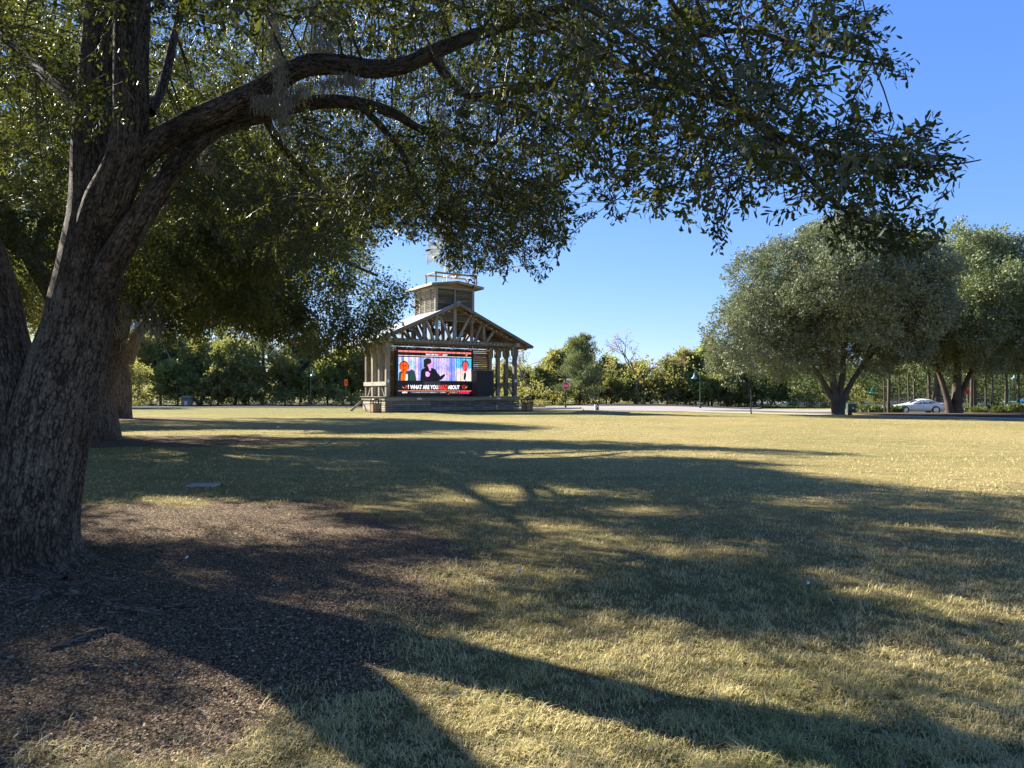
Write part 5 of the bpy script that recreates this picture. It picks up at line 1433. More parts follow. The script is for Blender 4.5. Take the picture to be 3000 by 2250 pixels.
LT = [  # px, distance, height, width, material, low, label
 (405,96,10.5,7,'leaf_olive',-.6,"olive tree of the wood just right of the third oak trunk"),
 (470,99,11.0,6,'leaf_pine',-.5,"tall thin grey green tree above the utility box"),
 (520,93,6.6,5.5,'leaf_dark',-1,"dark rounded shrub left of the utility box"),
 (590,98,9.6,6.5,'leaf_yellow',-.7,"olive tree behind the leaning pale stems"),
 (640,92.5,5.4,4.5,'leaf_olive',-1,"sunlit leafy shrub right of the utility box"),
 (690,96,9.4,7,'leaf_yellow',-.8,"sunlit yellow green tree in the middle of the left wood"),
 (730,93,6.2,4.2,'leaf_olive',-1,"rusty olive shrub left of the tall pale trunk"),
 (835,96,7.6,6,'leaf_olive',-1,"olive tree right of the tall pale trunk"),
 (880,99,9.6,6.5,'leaf_pine',-.6,"grey green tree above the left street lamp"),
 (960,95,7.0,6.0,'leaf_dark',-1,"dark vine covered tree right of the left street lamp"),
 (1030,98,8.9,6.0,'leaf_olive',-.8,"olive tree directly left of the bandstand roof"),
 (1085,102,8.0,7,'leaf_yellow',-.9,"yellow green tree behind the left posts of the bandstand"),
 (1560,101,5.9,5.0,'leaf_yellow',-1,"yellow green rounded shrub right of the bandstand"),
 (1500,106,7.2,6.5,'leaf_olive',-1,"olive tree behind the right posts of the bandstand"),
 (1625,106,8.0,4.5,'leaf_olive',-.6,"thin olive crowned tree above the stop sign"),
 (1618,100,4.4,4.2,'leaf_yellow',-1,"bright yellow green shrub left of the stop sign"),
 (1775,108,7.2,4.5,'leaf_dark',-.5,"dark thin tree just right of the pine"),
 (1688,109,10.2,3.0,'leaf_dark',.0,"dark tree top rising behind the pine"),
 (1790,101,5.4,6.0,'leaf_yellow',-1,"light green shrub right of the pine"),
 (1860,106,7.0,6.0,'leaf_olive',-1,"olive shrub below the rusty bare tree"),
 (1905,101,4.9,5.0,'leaf_olive',-1,"low olive shrub beside the middle street lamp"),
 (1955,102,7.2,6.5,'leaf_yellow',-1,"yellow green tree right of the middle street lamp"),
 (2010,107,8.8,6.0,'leaf_olive',-.7,"olive tree between the two right street lamps"),
 (2040,100,5.0,6.0,'leaf_dark',-1,"dark round shrub left of the right street lamp"),
 (2075,108,10.2,4.8,'leaf_dark',-.4,"dark tree top left of the big grey green oak"),
 (2130,102,6.0,7.0,'leaf_olive',-1,"olive shrub beneath the left side of the big grey green oak"),
 (2235,104,6.0,8.0,'leaf_dark',-1,"dark thicket behind the black backed sign"),
 (2330,140,8.5,9.0,'leaf_shade',-1,"olive tree behind the left end of the tennis fence"),
 (2450,150,9.5,10.0,'leaf_dark',-1,"dark tree behind the fence beyond the big oak trunk"),
 (2560,150,9.5,10.0,'leaf_dark',-1,"olive tree behind the first green canopy"),
 (2680,152,10.5,11.0,'leaf_shade',-1,"dark tree behind the white car"),
 (2800,150,10.5,11.0,'leaf_shade',-1,"olive tree behind the right hand oak trunks"),
 (2920,152,11.0,11.0,'leaf_shade',-1,"dark tree behind the pines at the right"),
 (3040,150,11.0,11.0,'leaf_yellow',-1,"yellow green tree beyond the right edge lamp"),
 (2530,136,7.4,5.5,'leaf_yellow',-.4,"small yellow green tree left of the two slender pines"),
 (1120,108,10.0,5.5,'leaf_dark',-.6,"dark tree behind the rear of the bandstand roof"),
 (60,62,9.0,9.0,'leaf_dark',-1,"dark tree seen left of the nearest trunk"),
 (300,80,9.0,9.0,'leaf_olive',-1,"olive tree hidden behind the oak trunks"),
]
for i, (px_, Y_, h_, w_, mk, low, lab) in enumerate(LT):
    bushy(px_, Y_, h_, w_, mk, lab, seed=300+i, low=low, leaf=.26*Y_/95, name="shrub" if "shrub" in lab else "leafy_tree", cat="shrub" if "shrub" in lab else "tree")
pine(1698, 98, 9.4, 8.2, "broad grey green pine behind the stop sign", 51, density=2.2, bare=.06)
pine(770, 97, 13.5, 6.0, "tall pine with a straight pale trunk in the left wood", 52, density=1.3, bare=.45, tr=.27)
pine(560, 104, 12.5, 6.0, "tall pine high in the wood above the utility box", 53, density=1.3, bare=.3)
pine(655, 106, 11.5, 5.5, "pine behind the yellow green tree in the left wood", 54, density=1.3, bare=.3)
pine(905, 106, 12.0, 5.5, "pine above the left street lamp", 55, density=1.2, bare=.35)
pine(2085, 104, 9.4, 3.6, "narrow pine between the street lamp and the big grey green oak", 56, density=1.0, bare=.2)
# leaning pale stems in the left wood
lt = empty("leaning_tree", ground(585, 94.5)); tag(lt, "pale leaning bare stems crossing in the left wood above the utility box", "tree")
nb = NB(); nb.add(tube_np([(0,0,0),(-2.2,0,2.6),(-3.6,.3,5.4),(-5.0,.4,8.0)], [.20,.16,.12,.06], 8, .6, .05, 1))
nb.build("trunk", M['bark_pale'], lt)
nb = NB(); nb.add(tube_np([(-1.5,-.4,0),(-2.4,-.4,2.4),(-3.3,-.2,4.4)], [.11,.09,.05], 7, .6, .05, 2)); nb.add(tube_np([(-4.9,-.4,0),(-5.1,-.4,3.4),(-5.6,-.2,6.4)], [.12,.09,.05], 7, .6, .05, 3)); nb.build("stem", M['bark_pale'], lt)

# bare trees: one with rusty leaves, one leafless
def bare_tree(px, Y, h, w, label, seed, leafk, density, trunk_r=.16, spread=.9):
    r = np.random.default_rng(seed); g = ground(px, Y); t = empty("bare_tree", g); tag(t, label, "tree")
    nb = NB(); ends = []
    def grow(p, d, L, rad, lvl):
        q = p + d*L; mid = (p+q)/2 + unit(1,r)[0]*L*.08
        nb.add(tube_np([p, mid, q], [rad, rad*.85, rad*.68], 6 if lvl < 2 else 4))
        if lvl >= 5 : ends.append(q); return
        for k in range(2 if lvl else 3):
            nd = d + unit(1,r)[0]*spread*.75; nd[2] += .12; nd[0] *= w; nd /= np.linalg.norm(nd); grow(q, nd, L*r.uniform(.62,.86), rad*.64, lvl+1)
        if lvl >= 3: ends.append(q)
    grow(np.array([0,0,-.1]), np.array([0,0,1.0]), h*.27, trunk_r, 0)
    nb.build("trunk", M['bark_pale'], t)
    E = np.array(ends); k = density
    sel = E if k > 0 else E[:0]
    P = np.repeat(E, max(k,1), 0)+r.normal(size=(len(E)*max(k,1),3))*.28
    v,q = leaf_quads(P, r.uniform(.12,.28,len(P)), .5, r=r)
    mesh_np("crown", v, q, M[leafk], t, tint=np.repeat(r.random(len(P))*.8,4)); return t
bare_tree(1866, 100, 12.6, 1.5, "bare spreading tree with a few rusty brown leaves at the top of the wood", 61, 'leaf_rust', 7, .2)
bare_tree(1545, 99, 9.6, 1.15, "leafless pale tree right of the bandstand roof", 62, 'leaf_brown', 2, .14)

# slender pines in the bed on the right
PINES = [(2592,66,"thinner of the two slender pines left of the white car",.10,8.5),(2603,65,"pale thicker of the two slender pines left of the white car",.21,9),(2636,82,"thin dark pine above the bonnet of the white car",.12,9),
 (2663,84,"mossy thin trunk above the windscreen of the white car",.17,10),(2679,80,"dark straight pine above the roof of the white car",.17,10),(2716,84,"pale pine trunk above the rear door of the white car",.12,10),
 (2724,82,"thick dark pine trunk above the rear window of the white car",.24,10),(2815,72,"thin pine just left of the red orange sign",.11,9),(2846,70,"dark pine just right of the red orange sign",.24,10),
 (2858,70,"leaning pale pine right of the red orange sign",.22,10),(2888,71,"slender dark pine in the middle of the right bed",.13,10),(2909,69,"dark pine left of the double trunks",.18,10),
 (2946,72,"left one of the double pine trunks at the right edge",.17,10),(2953,73,"right one of the double pine trunks at the right edge",.12,10),(2984,70,"dark pine at the right edge of the photo",.2,10)]
for i, (px_, Y_, lab, tr_, h_) in enumerate(PINES):
    pine(px_, Y_, h_, 4.2, lab, 400+i, bare=.42, group="slender pines in the right hand bed", tr=tr_*.72, density=.8)

def frond_shrub(px, Y, h, w, label, seed, n=110, mat='palm'):
    r = np.random.default_rng(seed); g = ground(px, Y); t = empty("palmetto_shrub", g); tag(t, label, "shrub", "shrubs in the right hand bed")
    V=[];Q=[];T=[];k0=0; sb = MB()
    for i in range(n):
        a = r.uniform(0,6.28); rr_ = r.random()**.6*w/2; el = r.uniform(.3,1.3); base = np.array([math.cos(a)*rr_, math.sin(a)*rr_*.7, r.uniform(.1,.55)*h])
        sb.tube([(base[0]*.5,base[1]*.5,0), tuple(base)], .012, 3, cap=False)
        for j in range(8):
            b_ = a+r.uniform(-.9,.9); d = np.array([math.cos(b_)*math.cos(el), math.sin(b_)*math.cos(el), math.sin(el)+r.uniform(-.3,.2)]); L = r.uniform(.35,.6)*h*.6
            s = np.cross(d, unit(1,r)[0]); s = s/np.linalg.norm(s)*.028*h**.3
            V += [base, base+d*L*.5+s, base+d*L, base+d*L*.5-s]; Q.append([k0,k0+1,k0+2,k0+3]); k0 += 4; T += [r.random()*.8]*4
    v = np.array(V); v[:,2] = np.maximum(v[:,2], .02)
    sb.build("stems", M['twig'], t); mesh_np("fronds", v, np.array(Q), M[mat], t, tint=T)
for i, (px_, Y_, h_, w_, lab) in enumerate([(2545,70,1.25,2.0,"yellow green palmetto shrub right of the transformer box"),(2578,71,1.1,1.6,"palmetto shrub directly left of the slender pines"),(2622,72,1.2,1.6,"palmetto shrub between the slender pines and the white car"),
  (2806,64,1.0,1.4,"dark shrub at the right foot of the right hand oak"),(2868,68,1.0,1.5,"dark shrub at the foot of the leaning pale pine"),(2935,68,1.2,1.8,"dark shrub at the foot of the double pine trunks"),(2990,66,1.4,1.9,"dark shrub at the right edge of the photo"),(2915,80,1.3,2.2,"yellow shrub in the sun behind the pines"),(2845,84,1.2,2.2,"yellow grass clump in the sun behind the red orange sign"),(2960,84,1.3,2.6,"yellow grass clump in the sun behind the double pine trunks")]):
    frond_shrub(px_, Y_, h_, w_, lab, 500+i)
# ------------------------------------------------------------------ the nearest oak
OB = Vector((-4.55, 6.9, 0))
oak = empty("oak_tree", OB); tag(oak, "nearest huge live oak with furrowed forking trunk at the left edge arching over the lawn", "tree")
def stem(L, name, step=.035, n=96, lump=.05, seed=0, ref=(0,1,0), mat='bark_near'):
    """L: (px, py, distance, radius in metres)"""
    pts = [at(a, b_, c)-OB for a, b_, c, _ in L]; rad = [q[3] for q in L]
    nb = NB(); nb.add(tube_np(pts, rad, n, step, lump, seed, 1.0, ref)); return nb.build(name, M[mat], oak)
stem([(-45,1680,6.85,.74),(-42,1645,6.85,.66),(-38,1560,6.85,.60),(-32,1430,6.85,.57),(-26,1300,6.85,.53),(-22,1190,6.85,.46),(-30,1080,6.9,.385),(-45,960,6.95,.345),(-62,850,7.0,.335),(-95,740,7.05,.31),(-170,600,7.2,.28),(-330,380,7.5,.24),(-520,120,7.9,.18)], "trunk", .06, 96, .035, 1)
stem([(122,1690,6.72,.50),(112,1640,6.72,.405),(108,1570,6.72,.355),(112,1490,6.72,.345),(122,1400,6.72,.335),(138,1310,6.74,.335),(153,1240,6.75,.345),(178,1150,6.78,.33),(202,1060,6.8,.315),(222,980,6.82,.295),(240,880,6.85,.285),(262,770,6.88,.272),(276,680,6.9,.262),(282,600,6.95,.245),(280,500,7.0,.215),(278,380,7.05,.19),(282,240,7.1,.16),(290,60,7.15,.145),(300,-150,7.2,.12)], "trunk", .06, 80, .045, 2)
stem([(262,800,6.84,.12),(278,700,6.80,.18),(314,600,6.72,.20),(350,520,6.70,.185),(372,440,6.70,.165),(382,330,6.70,.150),(382,180,6.70,.152),(388,20,6.72,.150),(400,-180,6.75,.12)], "limb", .05, 48, .05, 3)
stem([(330,570,6.76,.07),(362,515,6.74,.10),(394,470,6.75,.118),(440,430,6.78,.118),(542,366,6.85,.115),(655,314,6.9,.11),(768,262,6.95,.108),(836,222,7.0,.105),(904,193,7.0,.10),(1000,192,7.0,.094),(1090,203,7.0,.090),(1181,192,7.0,.082),(1271,150,6.9,.076),(1362,113,6.85,.068),(1452,82,6.8,.06),(1560,48,6.7,.055),(1690,10,6.6,.045),(1850,-60,6.4,.03)], "limb", .05, 40, .06, 4, (0,0,1))
stem([(215,1000,6.80,.10),(262,900,6.79,.13),(304,815,6.76,.13),(350,728,6.75,.122),(409,636,6.78,.112),(479,536,6.85,.10),(545,448,6.95,.088),(633,376,7.1,.09),(768,332,7.3,.085),(900,303,7.5,.078),(1000,298,7.6,.07),(1090,312,7.7,.06),(1158,335,7.8,.055),(1226,375,8.0,.045),(1316,398,8.2,.035),(1452,420,8.5,.02)], "limb", .05, 36, .06, 5, (0,0,1))
B2 = [("a",[(1040,300,7.6,.045),(1072,325,7.6,.042),(1136,393,7.6,.038),(1181,452,7.6,.032),(1203,520,7.6,.022),(1260,640,7.7,.010)]),
 ("b",[(1271,150,6.9,.05),(1294,205,6.85,.045),(1375,280,6.8,.042),(1475,271,6.7,.036),(1588,253,6.5,.03),(1678,200,6.4,.022),(1800,150,6.2,.012)]),
 ("c",[(1375,278,6.8,.03),(1480,300,6.7,.025),(1560,330,6.5,.02),(1700,420,6.2,.012)]),
 ("d",[(1560,48,6.7,.05),(1700,110,6.2,.045),(1859,216,5.7,.038),(2000,258,5.3,.034),(2145,312,4.9,.03),(2290,400,4.6,.022),(2440,460,4.35,.015),(2620,490,4.1,.009),(2800,480,3.95,.005),(2875,468,3.9,.003)]),
 ("e",[(2200,340,4.8,.022),(2330,480,4.5,.016),(2450,600,4.3,.011),(2560,655,4.2,.008),(2700,690,4.1,.004)]),
 ("f",[(1859,216,5.7,.03),(2000,120,5.4,.022),(2200,90,5.1,.016),(2400,160,4.8,.010),(2600,190,4.6,.005)]),
 ("g",[(768,332,7.3,.05),(820,420,7.6,.04),(900,520,8.0,.03),(980,600,8.5,.02)]),
 ("h",[(300,-20,7.2,.09),(600,-60,8.5,.07),(1000,-40,10,.05),(1500,60,11,.03),(1800,200,11,.02)]),
 ("i",[(250,330,7.1,.07),(150,240,7.6,.06),(60,150,8.4,.05),(-60,60,9.2,.04)]),
 ("j",[(440,330,7.2,.05),(480,240,7.6,.05),(520,60,8.2,.04),(560,-100,8.8,.03)])]
LIMB = []
for k, L in B2:
    stem(L, "branch", .05, 14 if k not in "bd" else 22, .06, 7, (0,0,1), 'bark_mid')
    pts = [at(a, b_, c) for a, b_, c, _ in L]
    for i in range(len(pts)-1):
        for t in np.linspace(0, 1, 6): LIMB.append(np.array(pts[i].lerp(pts[i+1], t)))
for L in ([(-170,600,7.2),(-330,380,7.5),(-520,120,7.9)], [(282,240,7.1),(300,-150,7.2)], [(388,20,6.7),(400,-180,6.75)], [(542,366,6.85),(904,193,7.0),(1271,150,6.9),(1690,10,6.6),(1850,-60,6.4)], [(542,446,6.95),(1090,312,7.7),(1452,420,8.5)]):
    pts = [at(*q) for q in L]
    for i in range(len(pts)-1):
        for t in np.linspace(0, 1, 8): LIMB.append(np.array(pts[i].lerp(pts[i+1], t)))
LIMB = np.array(LIMB)

# outline the crown has in the photograph (photo pixels), seen from the camera
EDGE = np.array([(-1000,-3000),(2750,-3000),(2640,-700),(2575,-200),(2560,10),(2565,85),(2600,150),(2640,188),(2560,215),(2420,232),(2300,275),(2370,345),(2470,348),(2560,338),(2640,352),(2715,368),(2690,400),
 (2760,440),(2885,462),(2870,490),(2740,520),(2640,545),(2600,590),(2640,625),(2740,655),(2745,738),(2640,715),(2560,690),(2440,694),(2455,612),(2384,622),(2294,640),(2200,600),(2110,700),(2060,640),(2000,610),
 (1975,545),(1940,600),(1813,628),(1770,560),(1745,500),(1690,500),(1640,520),(1680,560),(1716,620),(1650,650),(1700,700),(1640,720),(1582,808),(1500,770),(1470,800),(1390,802),(1330,815),(1283,765),(1290,700),(1247,700),(1180,715),(1150,650),
 (1135,725),(1080,700),(1060,640),(1000,740),(900,800),(780,780),(690,760),(600,640),(520,690),(460,740),(380,700),(340,640),(180,620),(140,640),(80,600),(-1000,900)], float)
def inside(P, x, y):
    m = np.zeros(len(x), bool); j = len(P)-1
    for i in range(len(P)):
        c = ((P[i,1] > y) != (P[j,1] > y)) & (x < (P[j,0]-P[i,0])*(y-P[i,1])/(P[j,1]-P[i,1]+1e-12)+P[i,0]); m ^= c; j = i
    return m
def proj(p):
    return CX+p[:,0]/p[:,1]*F, HY-(p[:,2]-H)/p[:,1]*F
r = np.random.default_rng(5)
CC = np.array([-2.6, 9.2, 5.6]); CR = np.array([11.4, 10.4, 7.0])
ARC = [(425,434),(542,366),(655,314),(768,262),(836,222),(904,193),(1000,192),(1090,203),(1181,192),(1271,150),(1362,113)]
def ok(p, margin=0):
    e = (((p-CC)/CR)**2).sum(1) < 1
    x, y = proj(p)
    vis = (p[:,1] > .3) & (x > -250) & (x < 4200)
    inp = inside(EDGE, x, y)
    below = (~vis) & (p[:,2] > 3.0) & (p[:,1] > -1.5)
    o = e & ((vis & inp) | below) & (p[:,2] > 2.3)
    # keep clear of the viewer
    o &= np.linalg.norm(p-np.array([0,0,1.6]), axis=1) > 3.4
    # right part of the crown hangs near, nothing far behind it
    o &= ~((x > 1750) & (p[:,1] > 8.2) & (y > -100) & (p[:,1] > 0))
    o &= ~((x > 2100) & (p[:,1] > 6.6) & (y > -100) & (p[:,1] > 0))
    # open air in front of the trunk
    o &= ~((p[:,1] < 6.3) & (x < 900) & (y > 60) & ((x > -60) | (p[:,2] < 3.4)))
    o &= ~((p[:,1] < 6.0) & (x < 1500) & (y > 330) & ((x > -60) | (p[:,2] < 3.4)))
    # the long arching limb and the stems stay in sight
    dl = np.full(len(p), 1e9)
    for (ax_, ay_), (bx_, by_) in zip(ARC[:-1], ARC[1:]):
        tt = np.clip(((x-ax_)*(bx_-ax_)+(y-ay_)*(by_-ay_))/((bx_-ax_)**2+(by_-ay_)**2), 0, 1); dl = np.minimum(dl, np.hypot(x-ax_-tt*(bx_-ax_), y-ay_-tt*(by_-ay_)))
    o &= ~((dl < 70) & (p[:,1] < 7.6))
    o &= ~((p[:,1] < 7.4) & (x > 90) & (x < 520) & (y > 70))
    return o
cand = CC + CR*r.uniform(-1, 1, (160000, 3)); cand = cand[ok(cand)]
# clusters of twigs
ncl = 1900
wt = np.where((cand[:,1] > 1), 1/np.maximum(cand[:,1], 3.5)**1.2, 1/14**1.2); xx_, yy_ = proj(cand); wt = wt*np.where((cand[:,1] > 0) & (xx_ > -100) & (xx_ < 3000) & (yy_ > -150), 1.9, .8)
cl = cand[r.choice(len(cand), ncl, replace=False, p=wt/wt.sum())]
# extra clusters close to the ragged lower edge and the right hand tips
ex = []
for x, y, d in [(2800,470,3.95),(2700,480,4.0),(2620,400,4.2),(2560,480,4.1),(2680,690,4.1),(2600,690,4.2),(2500,660,4.3),(2420,560,4.4),(2350,500,4.5),(2300,590,4.6),(2560,170,4.6),(2480,110,4.8),(2500,40,4.9),(2420,190,4.8),(2300,120,5.0),(2500,380,4.3),
   (2120,640,5.0),(2050,560,5.1),(1950,540,5.4),(1830,570,5.8),(1700,600,6.8),(1640,700,7.2),(1570,760,7.4),(1500,740,7.5),(1420,770,7.6),(1340,780,7.7),(1300,700,7.8),(1250,650,8.0),(1500,650,7.4),(1400,650,7.6),(1200,620,8),(1130,660,8.5),(1000,690,9),(900,740,9),(800,740,9),(700,700,9),(600,560,9),(2200,450,4.8),(2150,300,5),(2000,400,5.3),(2250,250,5),
   (60,560,8.5),(130,520,8.5),(170,420,8.2),(60,400,9),(100,280,8.5),(30,470,8),(1640,470,7),(1560,560,7.3),(1800,380,6),(1900,440,5.6),(850,640,9.5),(1050,560,9),(950,600,10),(760,600,10),(1500,560,7.5),(1420,560,8),(1560,680,7.4),(1450,700,7.8),(1380,740,8),(1600,620,7.3),
   (1330,690,7.6),(1350,640,7.6),(1310,650,7.8),(1370,700,7.5),(1390,620,7.8),(1340,740,7.7),(2830,465,3.9),(2760,455,3.95),(2760,480,3.95),(2700,450,4.0),(2620,460,4.1),(2700,700,4.1),(2650,680,4.1),(2540,60,4.7),(2540,130,4.6),(2600,180,4.5),(2470,300,4.6),(2540,420,4.2),(2440,430,4.4),(2400,450,4.5),(2250,520,4.8),(2450,520,4.4),(2150,560,5),(2550,600,4.3),(2650,710,4.15),(2100,480,5),(2380,100,5),(2200,180,5)]:
    ex.append(np.array(at(x, y, d)))
cl = np.concatenate([cl, np.array(ex)])
# clusters on the sunward side that keep the lawn before the camera in dappled shade
gx_ = r.uniform(700, 3100, 5000); gy_ = r.uniform(1440, 2230, 5000); Yg = F*H/(gy_-HY)
gp = np.stack([(gx_-CX)/F*Yg, Yg, np.zeros(5000)], 1) + np.array(SUN)[None]/SUN.z*r.uniform(4.0, 9.5, (5000,1))
gp = gp[ok(gp) & ~sunny(gp, .35)]
cl = np.concatenate([cl, gp[:430]]); print("shade clusters", len(gp))
EYE = np.array([0,0,H])
nb_tw = NB()
P0=[];D0=[];L0=[]
for ci, c in enumerate(cl):
    j = np.argmin(np.linalg.norm(LIMB-c, axis=1)); st = LIMB[j]; dist = np.linalg.norm(c-st)
    pth = bend(st, c, .08, 6, r)
    px0 = proj(c[None])[0][0]
    if px0 < 2250 and dist < (2.6 if px0 < 700 else 3.6 if px0 < 1700 else 1.0) and ok(pth[2:5]).all() and np.linalg.norm(pth-EYE, axis=1).min() > 3.4 and (ci % 2 == 0 or dist < 1.5):
        rb = .004+.0020*dist
        nb_tw.add(tube_np(pth-np.array(OB), np.linspace(rb*1.5, .004, 6), 5))
    sg = .30+.02*min(c[1],14)
    k = int(r.integers(10, 16)) if c[1] > 5.5 else int(r.integers(8, 12))
    off = r.normal(size=(k,3))*np.array([sg,sg,sg*.55]); p = c+off
    d = off/np.linalg.norm(off,axis=1,keepdims=True)*.8 + unit(k,r)*.5; d[:,2] -= .18; d /= np.linalg.norm(d,axis=1,keepdims=True)
    L = r.uniform(.28,.58,k)
    sun_ok = ~(sunny(p) & (r.random(k) < .96))
    m = ok(p+d*L[:,None]) & ok(p) & sun_ok & (np.linalg.norm(p-EYE,axis=1) > 3.5)
    P0.append(p[m]); D0.append(d[m]); L0.append(L[m])
    for q, dd, ll in zip(p[m][:5], d[m][:5], L[m][:5]):
        if q[1] < 8 and np.linalg.norm(q-c) < .6: nb_tw.add(tube_np(np.array([c, (c+q)/2+np.array([0,0,.02]), q])-np.array(OB), [.005,.004,.003], 3))
P0=np.concatenate(P0); D0=np.concatenate(D0); L0=np.concatenate(L0)
def leafverts(base, ld, sd, up_, ln, wd_):
    L = ln[:,None]; Wv = sd*wd_[:,None]*.5; U = up_*wd_[:,None]*.16
    return np.stack([base, base+ld*L*.38-Wv*.8+U, base+ld*L*.74-Wv+U, base+ld*L, base+ld*L*.74+Wv+U, base+ld*L*.38+Wv*.8+U], 1)
def spray_leaves(K, r):
    """leaves of one spray along +X, one unit = 0.45 m of twig"""
    t = np.concatenate([r.random(K-8), r.uniform(.88,1.02,8)])
    base = np.zeros((K,3)); base[:,0] = t*.45; base[:,2] -= .04*t**2; base += r.normal(size=(K,3))*.030
    a = r.uniform(0,6.28,K); side = np.stack([np.zeros(K), np.cos(a), np.sin(a)],1)
    ld = np.array([.75,0,0])+side*.8; ld[:,2] -= .2; ld /= np.linalg.norm(ld,axis=1,keepdims=True)
    ln = r.uniform(.034,.080,K); wd_ = ln*r.uniform(.28,.44,K)
    nrm = np.array([0,0,1.0])+unit(K,r)*.8; sd = np.cross(ld,nrm); sd /= np.linalg.norm(sd,axis=1,keepdims=True); return base, ld, sd, np.cross(sd,ld), ln, wd_
# leafy tips along the outer twigs on the right
for (xa, ya, da, xb, yb, db, n_) in ((2600,482,4.1,2815,470,3.9,8),(2660,450,4.0,2770,425,3.95,4),(2600,440,4.2,2720,372,4.1,5),(2560,170,4.6,2635,192,4.5,5),(2470,50,4.8,2560,30,4.8,5),(2470,120,4.8,2570,90,4.7,5),(2490,360,4.4,2565,340,4.35,4),
    (2560,700,4.2,2740,735,4.1,7),(2560,660,4.2,2690,668,4.1,5),(2430,620,4.4,2460,690,4.4,4),(2100,640,5.0,2105,700,5.0,4),(1780,580,6.0,1815,628,6.0,4),(1930,560,5.5,1940,605,5.5,3),(1690,650,7.0,1712,625,7.0,3),(1540,760,7.4,1585,806,7.4,4),(1370,770,7.6,1390,800,7.6,3),(2600,520,4.2,2700,535,4.15,4),(2620,560,4.2,2700,620,4.2,4)):
    A_, B_ = np.array(at(xa,ya,da)), np.array(at(xb,yb,db)); tt = np.linspace(0,.92,n_)[:,None]; q_ = A_+(B_-A_)*tt+r.normal(size=(n_,3))*.02
    dd_ = (B_-A_)/np.linalg.norm(B_-A_)+unit(n_,r)*.45; dd_ /= np.linalg.norm(dd_,axis=1,keepdims=True)
    q_ = q_-dd_*.27
    P0 = np.concatenate([P0,q_]); D0 = np.concatenate([D0,dd_]); L0 = np.concatenate([L0,np.full(n_,.16)])
    nb_tw.add(tube_np(np.array([A_, (A_+B_)/2+np.array([0,0,.015]), B_])-np.array(OB), [.005,.0035,.0015], 4))
# a small sprig hanging in the sun before the trunk
for x_, y_, d_, n_ in ((300,285,5.8,7),(265,250,5.85,5),(215,185,5.9,5),(335,60,5.8,4),(225,225,5.9,3)):
    q_ = np.array(at(x_, y_, d_))+r.normal(size=(n_,3))*.07; P0 = np.concatenate([P0,q_]); dd_ = unit(n_,r)*.7+np.array([-.1,0,-.6]); D0 = np.concatenate([D0,dd_/np.linalg.norm(dd_,axis=1,keepdims=True)]); L0 = np.concatenate([L0,np.full(n_,.22)])
nb_tw.add(tube_np(np.array([at(345,20,6.3),at(330,70,5.9),at(280,150,5.85),at(215,200,5.9),at(190,190,5.9)])-np.array(OB), [.009,.007,.006,.004,.003], 5))
nb_tw.add(tube_np(np.array([at(400,300,6.4),at(360,240,6.1),at(310,260,5.9),at(280,290,5.85)])-np.array(OB), [.008,.006,.004,.003], 5))
SV = [spray_leaves(32, r) for _ in range(7)]
srcs = []
for k, sp in enumerate(SV):
    v = leafverts(*sp).reshape(-1,3); o6 = np.arange(32)[:,None]*6
    f = np.concatenate([o6+np.array([[0,1,2,3]]), o6+np.array([[0,3,4,5]])])
    tv, tf_, tu = tube_np(np.array([[0,0,0],[.22,0,.004],[.45,0,-.04]]), [.0035,.0025,.001], 3)
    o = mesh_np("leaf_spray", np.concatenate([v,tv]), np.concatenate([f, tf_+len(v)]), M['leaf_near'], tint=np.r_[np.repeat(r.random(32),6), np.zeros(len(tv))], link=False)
    srcs.append(o)
n = len(P0); var = r.integers(0, 7, n); eu = eulers(D0, r.normal(size=n)*.5); sc = L0/.45*.35+.65
x, y = proj(P0); inview = (x > 1500) & (x < 3000) & (y > 0) & (y < 800) & (P0[:,1] > 0)
near = np.argsort(np.where(inview, np.linalg.norm(P0-EYE,axis=1), 1e9))[:9]
keep = np.ones(n, bool); keep[near] = False
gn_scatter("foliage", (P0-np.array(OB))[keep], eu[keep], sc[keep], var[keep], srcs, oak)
nb_tw.build("twigs", M['twig'], oak)["kind"] = "stuff"
bm_ = mesh_np("leaf", leafverts(np.zeros((1,3)), np.array([[1.,0,0]]), np.array([[0,1.,0]]), np.array([[0,0,1.]]), np.array([1.]), np.array([.36])).reshape(-1,3), np.array([[0,1,2,3],[0,3,4,5]]), M['leaf_near'], None, tint=[.4]*6, link=False)
from mathutils import Euler
for i in near:
    A = Matrix.Translation(Vector(P0[i])-OB) @ Euler(eu[i]).to_matrix().to_4x4() @ Matrix.Scale(float(sc[i]), 4)
    base, ld, sd, up_, ln, wd_ = SV[var[i]]
    for q in range(32):
        mt = Matrix((ld[q], sd[q], up_[q])).transposed().to_4x4() @ Matrix.Scale(float(ln[q]), 4); mt.translation = Vector(base[q])
        o = bpy.data.objects.new("leaf", bm_.data); o.matrix_local = A @ mt; col.objects.link(o); o.parent = oak
    tw_ = MB(); tw_.tube([A @ Vector(q) for q in ((0,0,0),(.22,0,.004),(.45,0,-.04))], [.0035,.0025,.0012], 4); tw_.build("twig", M['twig'], oak)
print("sprays", n)

